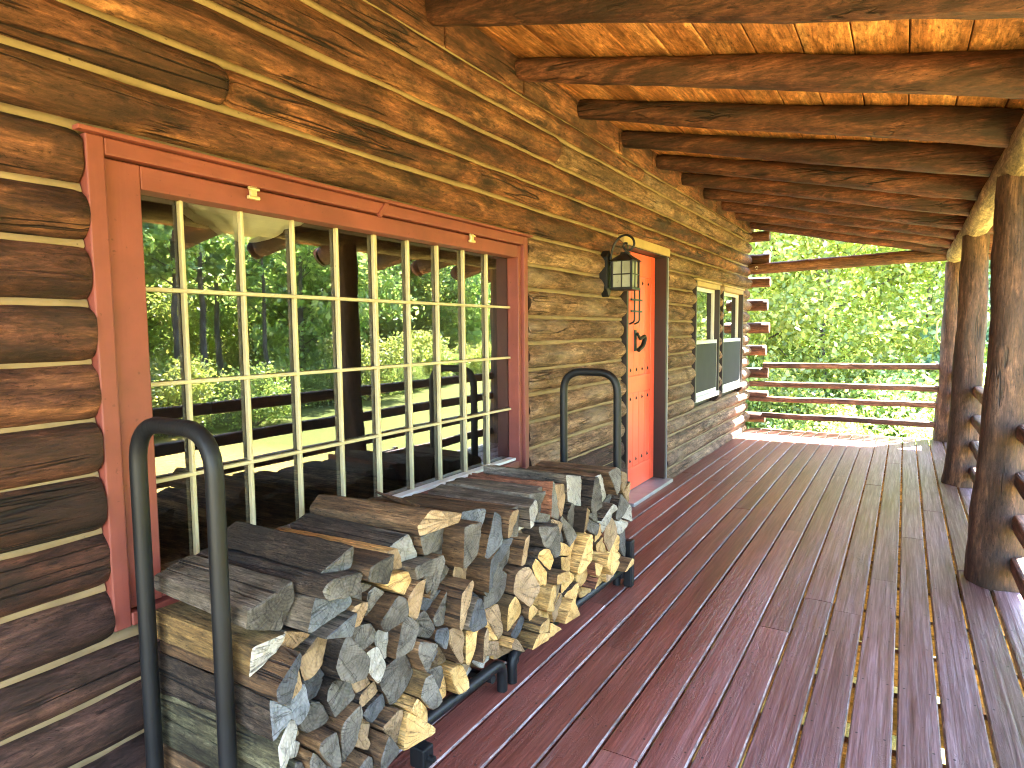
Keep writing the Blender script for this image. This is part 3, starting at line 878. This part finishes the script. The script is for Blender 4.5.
vs = [(LX + sx * (hw + .02), LY + sy * (hw + .02), 1.885) for sx, sy in ((-1, -1), (1, -1), (1, 1), (-1, 1))] + [(LX + sx * .014, LY + sy * .014, 1.945) for sx, sy in ((-1, -1), (1, -1), (1, 1), (-1, 1))]
mb.add(vs, [[0, 1, 5, 4], [1, 2, 6, 5], [2, 3, 7, 6], [3, 0, 4, 7], [4, 5, 6, 7], [0, 3, 2, 1]], 0, False)
mb.build('lantern_roof', M['iron'], lan)
mb = MB()
for sx in (-1, 1):
    for sy in (-1, 1): mb.box(LX + sx * hw - .007, LX + sx * hw + .007, LY + sy * hw - .007, LY + sy * hw + .007, 1.70, 1.884, .002)
mb.box(LX - hw - .012, LX + hw + .012, LY - hw - .012, LY + hw + .012, 1.682, 1.70, .004)
for s in (-1, 1):
    mb.box(LX - hw + .008, LX + hw - .008, LY + s * hw - .004, LY + s * hw + .004, 1.788, 1.796, .001)
    mb.box(LX + s * hw - .004, LX + s * hw + .004, LY - hw + .008, LY + hw - .008, 1.788, 1.796, .001)
    mb.box(LX - .003, LX + .003, LY + s * hw - .0035, LY + s * hw + .0035, 1.70, 1.884, .001)
    mb.box(LX + s * hw - .0035, LX + s * hw + .0035, LY - .003, LY + .003, 1.70, 1.884, .001)
mb.build('cage', M['iron'], lan)
mb = MB(); mb.box(LX - hw + .006, LX + hw - .006, LY - hw + .006, LY + hw - .006, 1.702, 1.883, .003); mb.build('lantern_glass', M['seeded'], lan)

# ------------------------------------------------------------------ firewood rack
rack = empty('firewood_rack', (.3, 2.1, 0))
tag(rack, 'long black tubular firewood rack with a tall hoop at each end', 'firewood rack')
YN, YF = .935, 3.285
def rx(x, y): return x + .03 * (y - YN)
TR = .0215
for y in (YN, YF):
    mb = MB(); a, b = rx(.137, y), rx(.46, y)
    mb.tube(rounded([(a, y, 0), (a, y, 1.172), (b, y, 1.172), (b, y, 0)], .115, 8), TR, 14); mb.build('hoop', M['rackmetal'], rack)
for (x, ya, yb) in ((.515, YN + .0, 2.06), (.515, 2.13, YF + .02), (.13, YN, 2.06), (.13, 2.13, YF)):
    mb = MB(); z = .118
    mb.tube(rounded([(rx(x, ya), ya, .004), (rx(x, ya), ya, z), (rx(x, yb), yb, z), (rx(x, yb), yb, .004)], .07, 6), .021, 12); mb.build('base_tube', M['rackmetal'], rack)
for y in (YN + .05, 2.0, 2.17, YF - .05):
    mb = MB(); mb.tube([(rx(.13, y), y, .075), (rx(.515, y), y, .075)], .017, 10); mb.build('cross_brace', M['rackmetal'], rack)
mb = MB(); mb.box(rx(.535, 1.5), rx(.595, 1.5), 1.50, 1.55, .03, .10, .006); mb.tube([(rx(.53, 1.5), 1.525, .065), (rx(.615, 1.5), 1.525, .065)], .011, 8); mb.build('clamp', M['rackmetal'], rack)
mb = MB(); mb.box(rx(.50, YF), rx(.55, YF), YF - .012, YF + .038, .0, .26, .008); mb.build('foot', M['rackmetal'], rack)

# ------------------------------------------------------------------ firewood
SIDE = {
 'b': wood('split side brown', (.035, .019, .010), (.13, .07, .03), (.26, .15, .07), 0, .75, 18, 1.6, .25, 0, .9, .4, .9),
 'k': wood('split side bark', (.03, .02, .013), (.075, .05, .033), (.15, .11, .078), 0, .9, 24, 5, .25, 0, .9, .5, 1.6),
 'g': wood('split side grey', (.05, .037, .025), (.135, .105, .072), (.25, .20, .15), 0, .8, 20, 1.4, .2, 0, .9, .35, .9),
 'o': wood('split side ochre', (.09, .05, .018), (.2, .12, .04), (.3, .19, .075), 0, .75, 16, 1.5, .2, 0, .9, .5, .9),
 'y': wood('split side fresh', (.36, .20, .06), (.55, .33, .11), (.66, .45, .19), 0, .65, 18, 1.3, .14, 0, .5, .12, .6, stain=(.2, .1, .04)),
 'r': wood('split side red bark', (.12, .04, .02), (.26, .10, .05), (.36, .17, .09), 0, .75, 14, 1.6, .15, 0, .6, .4, .9),
 'm': wood('split side mossy', (.04, .036, .018), (.13, .115, .06), (.27, .24, .13), 0, .85, 20, 3, .2, 0, .7, .45, 1.4)}
END = {
 'g': endgrain('end grey', (.045, .038, .030), (.215, .19, .155)),
 'b': endgrain('end bluish', (.06, .063, .066), (.25, .255, .26)),
 'd': endgrain('end dark', (.03, .03, .031), (.11, .11, .11)),
 't': endgrain('end tan', (.15, .095, .05), (.42, .28, .15)),
 'y': endgrain('end fresh', (.46, .25, .075), (.74, .48, .19), .65),
 'w': endgrain('end pale', (.2, .18, .145), (.48, .44, .37))}
# each piece: (y, z) of its face on the stack front, then the kind of its end and of its side
PIECES = """0.97 0.47 bk  0.99 0.61 wo  1.03 0.40 bm  1.03 0.54 tb  1.04 0.72 gg  1.07 0.34 wb  1.08 0.44 bb  1.13 0.56 tg  1.14 0.38 gg  1.14 0.30 gb  1.15 0.45 dr  1.17 0.66 bg  1.19 0.75 gk  1.21 0.41 gk  1.22 0.30 gb  1.23 0.49 gk  1.29 0.26 tb  1.31 0.55 gk  1.32 0.59 gb  1.33 0.44 tb  1.33 0.71 gb  1.34 0.31 dk  1.36 0.21 gb  1.39 0.59 gb  1.42 0.48 gb  1.43 0.36 gb  1.45 0.67 yy  1.49 0.18 yy  1.51 0.69 gg  1.52 0.60 bb  1.56 0.43 gb  1.59 0.26 go  1.61 0.63 gb  1.62 0.37 bb  1.62 0.73 gb  1.66 0.49 gb  1.68 0.59 gb  1.71 0.19 yy  1.72 0.32 tb  1.74 0.48 gb  1.74 0.67 gb  1.81 0.31 yo  1.82 0.42 dg  1.84 0.53 tb  1.85 0.25 tb  1.89 0.20 wo  1.91 0.66 bb  1.94 0.52 gb  1.97 0.19 wo  2.00 0.28 yy  2.00 0.46 gk  2.06 0.17 ty  2.08 0.56 gk  2.09 0.30 yo  2.12 0.22 gb  2.17 0.38 tb  2.19 0.64 wg  2.20 0.56 tb  2.23 0.30 yb  2.22 0.17 yo  2.27 0.43 yk  2.33 0.60 gk  2.34 0.16 yy  2.39 0.27 yy  2.42 0.39 yb  2.42 0.51 tg  2.46 0.18 yy  2.49 0.66 gr  2.52 0.41 yk  2.55 0.23 yk  2.57 0.49 gk  2.63 0.55 gk  2.65 0.37 yy  2.64 0.16 ty  2.68 0.65 wg  2.72 0.26 yy  2.76 0.17 yr  2.77 0.38 yy  2.81 0.29 yr  2.92 0.54 wg  2.90 0.39 yb  2.97 0.46 wk  2.95 0.26 yy  3.06 0.35 tr  3.07 0.60 wb  3.12 0.25 yo  3.16 0.48 gk  3.20 0.40 wk  3.24 0.56 to
1.02 0.20 gb  1.13 0.19 tb  1.24 0.20 gb  1.04 0.28 gm  2.86 0.18 yo  3.02 0.18 ty  3.14 0.17 yb  3.25 0.28 gb  1.60 0.165 gb  2.10 0.66 gb  2.80 0.62 gk  2.83 0.48 gk  2.36 0.68 gg"""
TOP = [(.9, .60), (1.0, .59), (1.05, .635), (1.19, .77), (1.33, .755), (1.42, .74), (1.52, .77), (1.62, .83), (1.74, .75), (1.93, .76), (2.1, .72), (2.22, .72), (2.36, .735), (2.5, .74), (2.7, .735), (2.9, .67), (3.07, .68), (3.3, .63)]
def ztop(y):
    for (a, b), (c, d) in zip(TOP[:-1], TOP[1:]):
        if a <= y <= c: return b + (d - b) * (y - a) / (c - a)
    return .68
tok = PIECES.split()
SITES = [(float(tok[i]), float(tok[i + 1]), tok[i + 2]) for i in range(0, len(tok), 3)]

def clip(poly, px, py, nx, ny):
    """keep the side of the polygon where (p - (px,py)).n <= 0"""
    out = []
    for i in range(len(poly)):
        a = poly[i]; b = poly[(i + 1) % len(poly)]
        da = (a[0] - px) * nx + (a[1] - py) * ny; db = (b[0] - px) * nx + (b[1] - py) * ny
        if da <= 0: out.append(a)
        if da * db < 0:
            t = da / (da - db); out.append((a[0] + (b[0] - a[0]) * t, a[1] + (b[1] - a[1]) * t))
    return out

WORD = {'g': 'weathered grey', 'b': 'bluish grey', 'd': 'charcoal grey', 't': 'tan', 'y': 'fresh yellow', 'w': 'pale cream grey'}
ORD = ['first', 'second', 'third', 'fourth', 'fifth', 'sixth', 'seventh', 'eighth', 'ninth', 'tenth', 'eleventh', 'twelfth', 'thirteenth', 'fourteenth', 'fifteenth', 'sixteenth', 'seventeenth', 'eighteenth', 'nineteenth', 'twentieth', 'twenty-first', 'twenty-second', 'twenty-third', 'twenty-fourth', 'twenty-fifth', 'twenty-sixth', 'twenty-seventh', 'twenty-eighth', 'twenty-ninth', 'thirtieth', 'thirty-first', 'thirty-second', 'thirty-third', 'thirty-fourth', 'thirty-fifth', 'thirty-sixth', 'thirty-seventh', 'thirty-eighth', 'thirty-ninth', 'fortieth', 'forty-first', 'forty-second', 'forty-third', 'forty-fourth', 'forty-fifth', 'forty-sixth', 'forty-seventh', 'forty-eighth', 'forty-ninth', 'fiftieth', 'fifty-first', 'fifty-second', 'fifty-third', 'fifty-fourth', 'fifty-fifth', 'fifty-sixth', 'fifty-seventh', 'fifty-eighth', 'fifty-ninth']
ROWN = ['top row', 'second row down', 'third row down', 'fourth row down', 'bottom row']
rowof = {}
for i, (y, z, t) in enumerate(SITES):
    rowof[i] = min(4, max(0, int((ztop(y) - z) / .128)))
idx = {}
for r in range(5):
    for k, i in enumerate(sorted([i for i in rowof if rowof[i] == r], key=lambda i: SITES[i][0])): idx[i] = k
wr = random.Random(21)
def area(p): return abs(sum(p[k][0] * p[(k + 1) % len(p)][1] - p[(k + 1) % len(p)][0] * p[k][1] for k in range(len(p)))) / 2
def cen(p): return sum(q[0] for q in p) / len(p), sum(q[1] for q in p) / len(p)
CELLS = []
for i, (y, z, t) in enumerate(SITES):
    poly = [(.975, .142), (3.262, .142), (3.262, .95), (.975, .95)]
    for j, (y2, z2, _) in enumerate(SITES):
        if i == j: continue
        dx, dy = y2 - y, z2 - z
        if dx * dx + dy * dy > .25: continue
        poly = clip(poly, (y + y2) / 2, (z + z2) / 2, dx, dy)
    # pieces of the top row end at the uneven top of the stack
    tz = ztop(y); ty = (ztop(y + .05) - ztop(y - .05)) / .1 * .6 + wr.uniform(-.25, .25)
    poly = clip(poly, y, max(tz, z + .03), -ty, 1)
    for k in range(6):
        a = k * math.pi / 3 + wr.uniform(-.35, .35); q = .14 * wr.uniform(.62, 1.0)
        poly = clip(poly, y + q * math.cos(a), z + q * math.sin(a), math.cos(a), math.sin(a))
    if len(poly) < 3: continue
    if area(poly) > (.0078 if z > .45 else .0058) and wr.random() < .85:
        c = cen(poly); a = wr.uniform(0, math.pi); q = wr.uniform(-.012, .012)
        nx, ny = math.cos(a), math.sin(a)
        for s in (1, -1):
            pc = clip(poly, c[0] + q * nx + s * -.0012 * nx, c[1] + q * ny + s * -.0012 * ny, s * nx, s * ny)
            if len(pc) > 2 and area(pc) > .0012: CELLS.append((pc, t if s > 0 or wr.random() < .6 else wr.choice('gttdw' if t[0] != 'y' else 'yyt') + t[1]))
    elif area(poly) > .0012: CELLS.append((poly, t))
rowof = {}; idx = {}
for i, (pc, t) in enumerate(CELLS):
    c = cen(pc); rowof[i] = min(4, max(0, int((ztop(c[0]) - c[1]) / .128)))
for r in range(5):
    for k, i in enumerate(sorted([i for i in rowof if rowof[i] == r], key=lambda i: cen(CELLS[i][0])[0])): idx[i] = k
for i, (poly, t) in enumerate(CELLS):
    y, z = cen(poly)
    cx = sum(q[0] for q in poly) / len(poly); cz = sum(q[1] for q in poly) / len(poly)
    # subdivide the outline, soften the corners
    ring = []
    for k in range(len(poly)):
        a = poly[k]; b = poly[(k + 1) % len(poly)]
        L = math.hypot(b[0] - a[0], b[1] - a[1])
        nn = max(1, int(L / (.011 if rowof[i] == 0 else .018)))
        for s in range(nn): ring.append((a[0] + (b[0] - a[0]) * s / nn, a[1] + (b[1] - a[1]) * s / nn))
    m = len(ring)
    if m < 4: continue
    ring = [((ring[k - 1][0] + 4 * ring[k][0] + ring[(k + 1) % m][0]) / 6, (ring[k - 1][1] + 4 * ring[k][1] + ring[(k + 1) % m][1]) / 6) for k in range(m)]
    sh = wr.uniform(.95, .995)
    top = rowof[i] == 0
    xf = .555 + .018 * (y - 1) + wr.uniform(-.055, .05) + (.02 if t[0] == 'y' else 0)
    xb = .075 + .015 * (y - 1) + wr.uniform(-.015, .045)
    yaw = wr.uniform(-.045, .045) if top else wr.uniform(-.02, .02)
    pit = wr.uniform(-.02, .03) if top else 0
    tap = wr.uniform(.88, 1.06); NS = 26 if top else 12
    tilt_y, tilt_z = wr.uniform(-.25, .25), wr.uniform(-.18, .22)
    mb = MB(); vs = []; fs = []
    sd = wr.uniform(0, 90)
    amp = {'k': .007, 'm': .006, 'r': .004}.get(t[1], .0025)
    for s in range(NS + 1):
        u = s / NS; x = xb + (xf - xb) * u
        sc = sh * (1 + (tap - 1) * (1 - u))
        for (py, pz) in ring:
            dy, dz = (py - cx) * sc, (pz - cz) * sc
            nz = 1 + amp / .05 * noise.noise(Vector((x * 5, py * 30 + sd, pz * 30))) + amp / .09 * noise.noise(Vector((x * 22, py * 55 + sd, pz * 55)))
            xx = x
            if s == NS: xx += (dy * tilt_y + dz * tilt_z)
            if s == NS - 1: xx += (dy * tilt_y + dz * tilt_z) * .8 + (xf - xb) / NS - .012
            vs.append((xx, cx + dy * nz + yaw * (x - .33), cz + dz * nz + pit * (x - .33)))
    for s in range(NS):
        for k in range(m): fs.append([s * m + k, s * m + (k + 1) % m, (s + 1) * m + (k + 1) % m, (s + 1) * m + k])
    mb.add(vs, fs, 0, t[1] in 'kmr')
    # rough end face: concentric rings pulled in and out
    base = NS * m; inner = [vs[base + k] for k in range(m)]
    ccx = sum(q[0] for q in inner) / m; ccy = sum(q[1] for q in inner) / m; ccz = sum(q[2] for q in inner) / m
    ev = list(inner); ef = []
    for lv, f in enumerate((.9, .6, .3)):
        for k in range(m):
            q = inner[k]
            py = ccy + (q[1] - ccy) * f; pz = ccz + (q[2] - ccz) * f
            px = ccx + (q[0] - ccx) * f + .004 + .006 * noise.noise(Vector((sd, py * 40, pz * 40))) + .003 * noise.noise(Vector((sd, py * 140, pz * 140)))
            ev.append((px, py, pz))
    ev.append((ccx + .005, ccy, ccz))
    for lv in range(3):
        for k in range(m): ef.append([lv * m + k, lv * m + (k + 1) % m, (lv + 1) * m + (k + 1) % m, (lv + 1) * m + k])
    for k in range(m): ef.append([3 * m + k, 3 * m + (k + 1) % m, 4 * m])
    mb.add(ev, ef, 1, False)
    mb.add([vs[k] for k in range(m)], [list(range(m))[::-1]], 1, False)
    o = mb.build('firewood_log', [SIDE[t[1]], END[t[0]]], None, (.33, cx, cz))
    tag(o, '%s split log, %s from the near hoop in the %s' % (WORD[t[0]], ORD[idx[i]], ROWN[rowof[i]]), 'firewood', 'split logs stacked in the firewood rack')
# loose sliver of wood sticking up on the stack
mb = MB()
mb.tube([(.16, 1.80, .80), (.25, 1.82, .775), (.36, 1.85, .745), (.46, 1.88, .72)], [.004, .011, .012, .006], 6)
tag(mb.build('wood_sliver', SIDE['b']), 'thin dark wood sliver sticking up from the top of the stack', 'wood sliver')

# ------------------------------------------------------------------ trees and plants
tr = random.Random(5)
def leaves(mb, centers, per, spread, size, mat=0, up=.35, squash=.7, rg=tr):
    v = mb.v; f = mb.f; mm = mb.m; ss = mb.s
    for (cx, cy, cz, rad) in centers:
        for _ in range(per):
            x = rg.gauss(0, 1) * rad * spread; y = rg.gauss(0, 1) * rad * spread; z = rg.gauss(0, 1) * rad * spread * squash
            s = size * rg.uniform(.6, 1.25)
            n = Vector((rg.gauss(0, 1), rg.gauss(0, 1), rg.gauss(0, 1) + up * 2)).normalized()
            a = n.orthogonal().normalized(); a.rotate(Matrix.Rotation(rg.uniform(0, 6.28), 3, n)); b = n.cross(a)
            c = Vector((cx + x, cy + y, cz + z)); dr = n * (-.18 * s)
            p = len(v)
            v.extend([tuple(c - a * s * .55), tuple(c + b * s * .33 + dr * .4), tuple(c + a * s * .6 + dr), tuple(c - b * s * .33 + dr * .4)])
            f.append([p, p + 1, p + 2, p + 3]); mm.append(mat); ss.append(False)

def limb(mb, a, b, r0, r1, rg, k=6):
    a = Vector(a); b = Vector(b)
    L = (b - a).length
    pts = [a.lerp(b, i / k) + Vector((rg.uniform(-1, 1), rg.uniform(-1, 1), rg.uniform(-.5, .5))) * L * .03 * (0 < i < k) for i in range(k + 1)]
    mb.tube(pts, [r0 + (r1 - r0) * i / k for i in range(k + 1)], 7, 0, False)

def make_tree(name, loc, h, cr, base, nclump, per, size, leafm, rg, rt=.12, conic=0.0, multi=1):
    o = empty(name, loc)
    X, Y, Z = loc
    t = MB()
    cl = []
    for mi in range(multi):
        ox, oy = (0, 0) if multi == 1 else (rg.uniform(-.5, .5), rg.uniform(-.5, .5))
        top = (X + ox * 2.5, Y + oy * 2.5, Z + h * .93)
        pts = [Vector((X + ox, Y + oy, Z - .2)).lerp(Vector(top), i / 10) + Vector((rg.uniform(-1, 1), rg.uniform(-1, 1), 0)) * .06 * (i > 0) for i in range(11)]
        t.tube(pts, [rt * (1 - .88 * i / 10) * (1.35 if i == 0 else 1) for i in range(11)], 9, 0, True)
    for k in range(nclump):
        u = (k + rg.random()) / nclump
        z = base + (h - base) * (u ** (.9 if conic else .85))
        if conic: rr = cr * (1 - u) ** .8 * conic + cr * .12
        else: rr = cr * math.sqrt(max(.06, 1 - (2 * (u * .92 + .04) - .85) ** 2 * 1.05 if u > .4 else .55 + u))
        a = rg.uniform(0, 6.283); q = rr * math.sqrt(rg.uniform(.15, 1))
        c = (X + q * math.cos(a), Y + q * math.sin(a), Z + z)
        cl.append((*c, cr * rg.uniform(.22, .38) * (.7 if conic else 1)))
        if k % 2 == 0:
            limb(t, (X, Y, Z + max(.4, z - q * .55)), c, rt * .22 * (1 - .6 * u), .012, rg, 4)
    t.build('trunk', M['bark'], o)
    cm = MB(); leaves(cm, cl, per, .55, size, rg=rg, squash=.62)
    cm.build('crown', leafm, o)
    return o

def gh(x, y): return gz(x, y)
G1 = 'leafy trees beyond the far end of the porch'
# bright broadleaf trees beyond the end rails
near = [(-1.6, 14.2, 6.6, 2.2, .5, 'leaf_a'), (0.6, 15.2, 6.8, 2.3, .4, 'leaf_a'), (2.3, 17.0, 7.4, 2.5, .6, 'leaf_a'), (-3.6, 16.5, 7.2, 2.6, .8, 'leaf_a'),
        (-.6, 18.5, 8.2, 3.0, .6, 'leaf_a'), (3.6, 20.5, 8.4, 3.1, .8, 'leaf_a'), (1.2, 21.5, 8.8, 3.2, .6, 'leaf_b'), (-4.5, 21, 8.4, 3.2, .8, 'leaf_a'), (6.8, 23, 8, 3.2, .9, 'leaf_a'), (-2, 25, 8.6, 3.4, .8, 'leaf_b')]
nlab = ['bright young maple tree with slim trunks behind the log wall corner', 'bright yellow green tree straight behind the end rails', 'bright tree behind the corner post end of the rails', 'leafy tree half hidden behind the cabin corner', 'tall bright tree standing behind the nearest two', 'tall leafy tree behind and right of the corner post', 'deeper green tree in the gap behind the rails', 'tall leafy tree far behind the cabin', 'bright leafy tree far right of the corner post', 'dark green tree farthest behind the end rails']
for (x, y, h, cr, b, lm), lb in zip(near, nlab):
    o = make_tree('leafy_tree', (x, y, gh(x, y)), h, cr, b, 70, 300 if y < 19 else 170, .115 if y < 19 else .17, M[lm], tr, .035 + h * .0025, multi=2 if y < 16 else 1)
    tag(o, lb, 'tree', G1)
o = make_tree('conifer_tree', (3.0, 14.6, gh(3, 14.6)), 4.2, 1.0, .15, 46, 120, .13, M['leaf_d'], tr, .06, conic=.9)
tag(o, 'small blue green conifer beside the corner post beyond the end rails', 'tree')

# shrubs below the end rails and along the wood's edge
def make_shrub(loc, r, h, leafm, rg, per=230, size=.085, ncl=24):
    o = empty('shrub', loc); X, Y, Z = loc
    cl = []; t = MB()
    for k in range(ncl):
        a = rg.uniform(0, 6.283); q = r * math.sqrt(rg.random()) * .85; z = h * rg.uniform(.12, .95) * (1 - .35 * (q / r) ** 2)
        cl.append((X + q * math.cos(a), Y + q * math.sin(a), Z + z, r * .36))
        if k % 2 == 0: limb(t, (X + .1 * math.cos(a), Y + .1 * math.sin(a), Z - .05), (X + q * math.cos(a), Y + q * math.sin(a), Z + z), .016, .006, rg, 4)
    t.build('stem', M['bark'], o)
    cm = MB(); leaves(cm, cl, per, .5, size, rg=rg, squash=.75); cm.build('foliage', leafm, o)
    return o
protos = [make_shrub((0, 0, 0), 1.1, 1.5, M['leaf_c'], tr), make_shrub((0, 0, 0), 1.0, 1.9, M['leaf_a'], tr), make_shrub((0, 0, 0), 1.3, 1.3, M['leaf_b'], tr)]
SG1 = 'shrubs below the end rails'; SG2 = "shrubs along the wood's edge across the lawn"
spots = [(-.8, 12.2, 0, .85), (.9, 11.9, 1, .8), (2.2, 12.6, 0, .9), (3.8, 13.4, 2, 1), (-2.6, 12.6, 1, 1), (.1, 13.3, 2, .9), (1.7, 13.9, 1, 1.1), (-1.7, 13.6, 0, 1.2), (5.4, 15, 0, 1.2), (-.1, 10.9, 2, .7), (1.3, 10.8, 0, .65), (2.4, 11.2, 1, .7), (.6, 12.6, 0, .9), (1.9, 11.9, 2, .9)] + [(-3.2 + .8 * k + tr.uniform(-.2, .2), 13.2 + 1.4 * (k % 2) + tr.uniform(-.3, .3), k % 3, tr.uniform(1.0, 1.3)) for k in range(11)]
for i in range(26):
    y = -4 + i * 1.35 + tr.uniform(-.5, .5)
    spots.append((13.6 + tr.uniform(-.8, 1.6) + .10 * max(0, y - 6), y, i % 3, tr.uniform(.8, 1.5)))
used = set()
for (x, y, k, s) in spots:
    if k in used: o = copy_tree(protos[k])
    else: o = protos[k]; used.add(k)
    o.location = (x, y, gh(x, y)); o.rotation_euler.z = tr.uniform(0, 6.28); o.scale = (s, s, s)
    far = x > 9
    tag(o, 'leafy shrub on the lawn edge, seen only mirrored in the picture window' if far else 'low leafy shrub below the end rails', 'shrub', SG2 if far else SG1)

# the wood across the lawn (seen in the window glass)
rg = random.Random(11)
pines = [make_tree('pine_tree', (0, 0, 0), 11, 1.6, 5.2, 44, 85, .26, M['leaf_b'], rg, .15, conic=.7), make_tree('pine_tree', (0, 0, 0), 9.5, 1.4, 4.2, 40, 85, .26, M['leaf_b'], rg, .12, conic=.8)]
broad = [make_tree('wood_tree', (0, 0, 0), 8, 2.7, .8, 60, 110, .25, M['leaf_b'], rg, .14), make_tree('wood_tree', (0, 0, 0), 7, 2.4, .6, 54, 110, .22, M['leaf_a'], rg, .11)]
usedp = set()
def place(proto, key, x, y, s, lab, grp):
    if key in usedp: o = copy_tree(proto)
    else: o = proto; usedp.add(key)
    o.location = (x, y, gh(x, y)); o.rotation_euler.z = rg.uniform(0, 6.28); o.scale = (s, s, s)
    tag(o, lab, 'tree', grp)
for i in range(60):
    y = -3 + i * .72 + rg.uniform(-.5, .5)
    x = 17.0 + rg.uniform(0, 10) + .12 * max(0, y - 6)
    if i % 3 == 2: x += 3
    elif y < 15: x = 15.6 + rg.uniform(0, 3.5)
    if i % 3 == 2 or y > 17:
        k = rg.choice([0, 1]); place(broad[k], 'b%d' % k, x, y, rg.uniform(.8, 1.15), 'leafy tree in the wood mirrored in the picture window', 'leafy trees of the wood across the lawn')
    else:
        k = rg.choice([0, 1]); place(pines[k], 'p%d' % k, x, y, rg.uniform(.8, 1.15), 'bare trunked pine in the wood mirrored in the picture window', 'pines of the wood across the lawn')
# far wood reading as one mass
mb = MB(); fr = random.Random(3); cl = []
for i in range(560):
    a = fr.uniform(-.75, 2.6); d = fr.uniform(32, 44)
    cl.append((d * math.cos(a) + 2, d * math.sin(a) + 2, GZ + .4 + 5.2 * fr.random() ** .8, 2.4))
leaves(mb, cl, 70, .5, .62, rg=fr)
tag(mb.build('far_wood', M['leaf_b']), 'distant dark green wood beyond the nearer trees', 'woods', kind='stuff')

# garden bench and planter by the steps (seen in the window glass)
b = empty('garden_bench', (4.2, 6.6, GZ)); tag(b, 'dark wooden garden bench on the lawn, mirrored in the picture window', 'bench')
def bb(name, *a):
    m = MB(); m.box(*a); m.build(name, M['brown_trim'], b)
for yy in (5.9, 7.3):
    for xx in (4.0, 4.4): bb('leg', xx - .03, xx + .03, yy - .03, yy + .03, GZ, GZ + (.45 if xx < 4.2 else .9), .004)
bb('seat', 3.96, 4.44, 5.85, 7.35, GZ + .452, GZ + .49, .005)
for k in range(3): bb('back_slat', 4.385, 4.41, 5.85, 7.35, GZ + .58 + .11 * k, GZ + .66 + .11 * k, .004)

# ------------------------------------------------------------------ light and camera
SUN = Vector((.36, .50, 1.0)).normalized()
w = bpy.data.worlds.new('World'); S.world = w; w.use_nodes = True
nt = w.node_tree; nt.nodes.clear()
sky = nt.nodes.new('ShaderNodeTexSky'); sky.sky_type = 'NISHITA'; sky.sun_disc = False
sky.sun_elevation = math.asin(SUN.z); sky.sun_rotation = math.atan2(SUN.x, SUN.y); sky.air_density = 1.0; sky.dust_density = .6; sky.ozone_density = 1.0
bg = nt.nodes.new('ShaderNodeBackground'); bg.inputs['Strength'].default_value = .13
wo = nt.nodes.new('ShaderNodeOutputWorld')
nt.links.new(sky.outputs[0], bg.inputs[0]); nt.links.new(bg.outputs[0], wo.inputs[0])
sd = bpy.data.lights.new('sun', 'SUN'); sd.energy = 5.0; sd.angle = R(.53); sd.color = (1.0, .955, .90)
so = bpy.data.objects.new('sun', sd); COL.objects.link(so); so.rotation_euler = SUN.to_track_quat('Z', 'Y').to_euler(); so.location = (8, 8, 20)

cam = bpy.data.cameras.new('camera'); co = bpy.data.objects.new('camera', cam); COL.objects.link(co)
cam.sensor_width = 36; cam.sensor_fit = 'HORIZONTAL'; cam.lens = 650.5 / 1024 * 36; cam.clip_start = .05; cam.clip_end = 800
yaw, pit, rol = R(31.1235), R(4.6398), R(-.5324)
fwd = Vector((-math.sin(yaw) * math.cos(pit), math.cos(yaw) * math.cos(pit), -math.sin(pit)))
r0 = Vector((math.cos(yaw), math.sin(yaw), 0)); u0 = r0.cross(fwd)
rv = math.cos(rol) * r0 + math.sin(rol) * u0; uv = -math.sin(rol) * r0 + math.cos(rol) * u0
mw = Matrix((rv, uv, -fwd)).transposed().to_4x4(); mw.translation = (1.85, 0, 1.40)
co.matrix_world = mw
S.camera = co

vs_ = S.view_settings
S.display_settings.display_device = 'sRGB'
vs_.view_transform = 'Standard'; vs_.look = 'None'; vs_.gamma = 1; vs_.use_curve_mapping = False
vs_.exposure = 5.1
S.render.engine = 'CYCLES'
cy = S.cycles
cy.use_denoising = True
cy.use_adaptive_sampling = False
cy.filter_width = 1.1
cy.max_bounces = 10; cy.diffuse_bounces = 5; cy.glossy_bounces = 4; cy.transmission_bounces = 5; cy.transparent_max_bounces = 12
cy.sample_clamp_indirect = 8; cy.caustics_reflective = False; cy.caustics_refractive = False
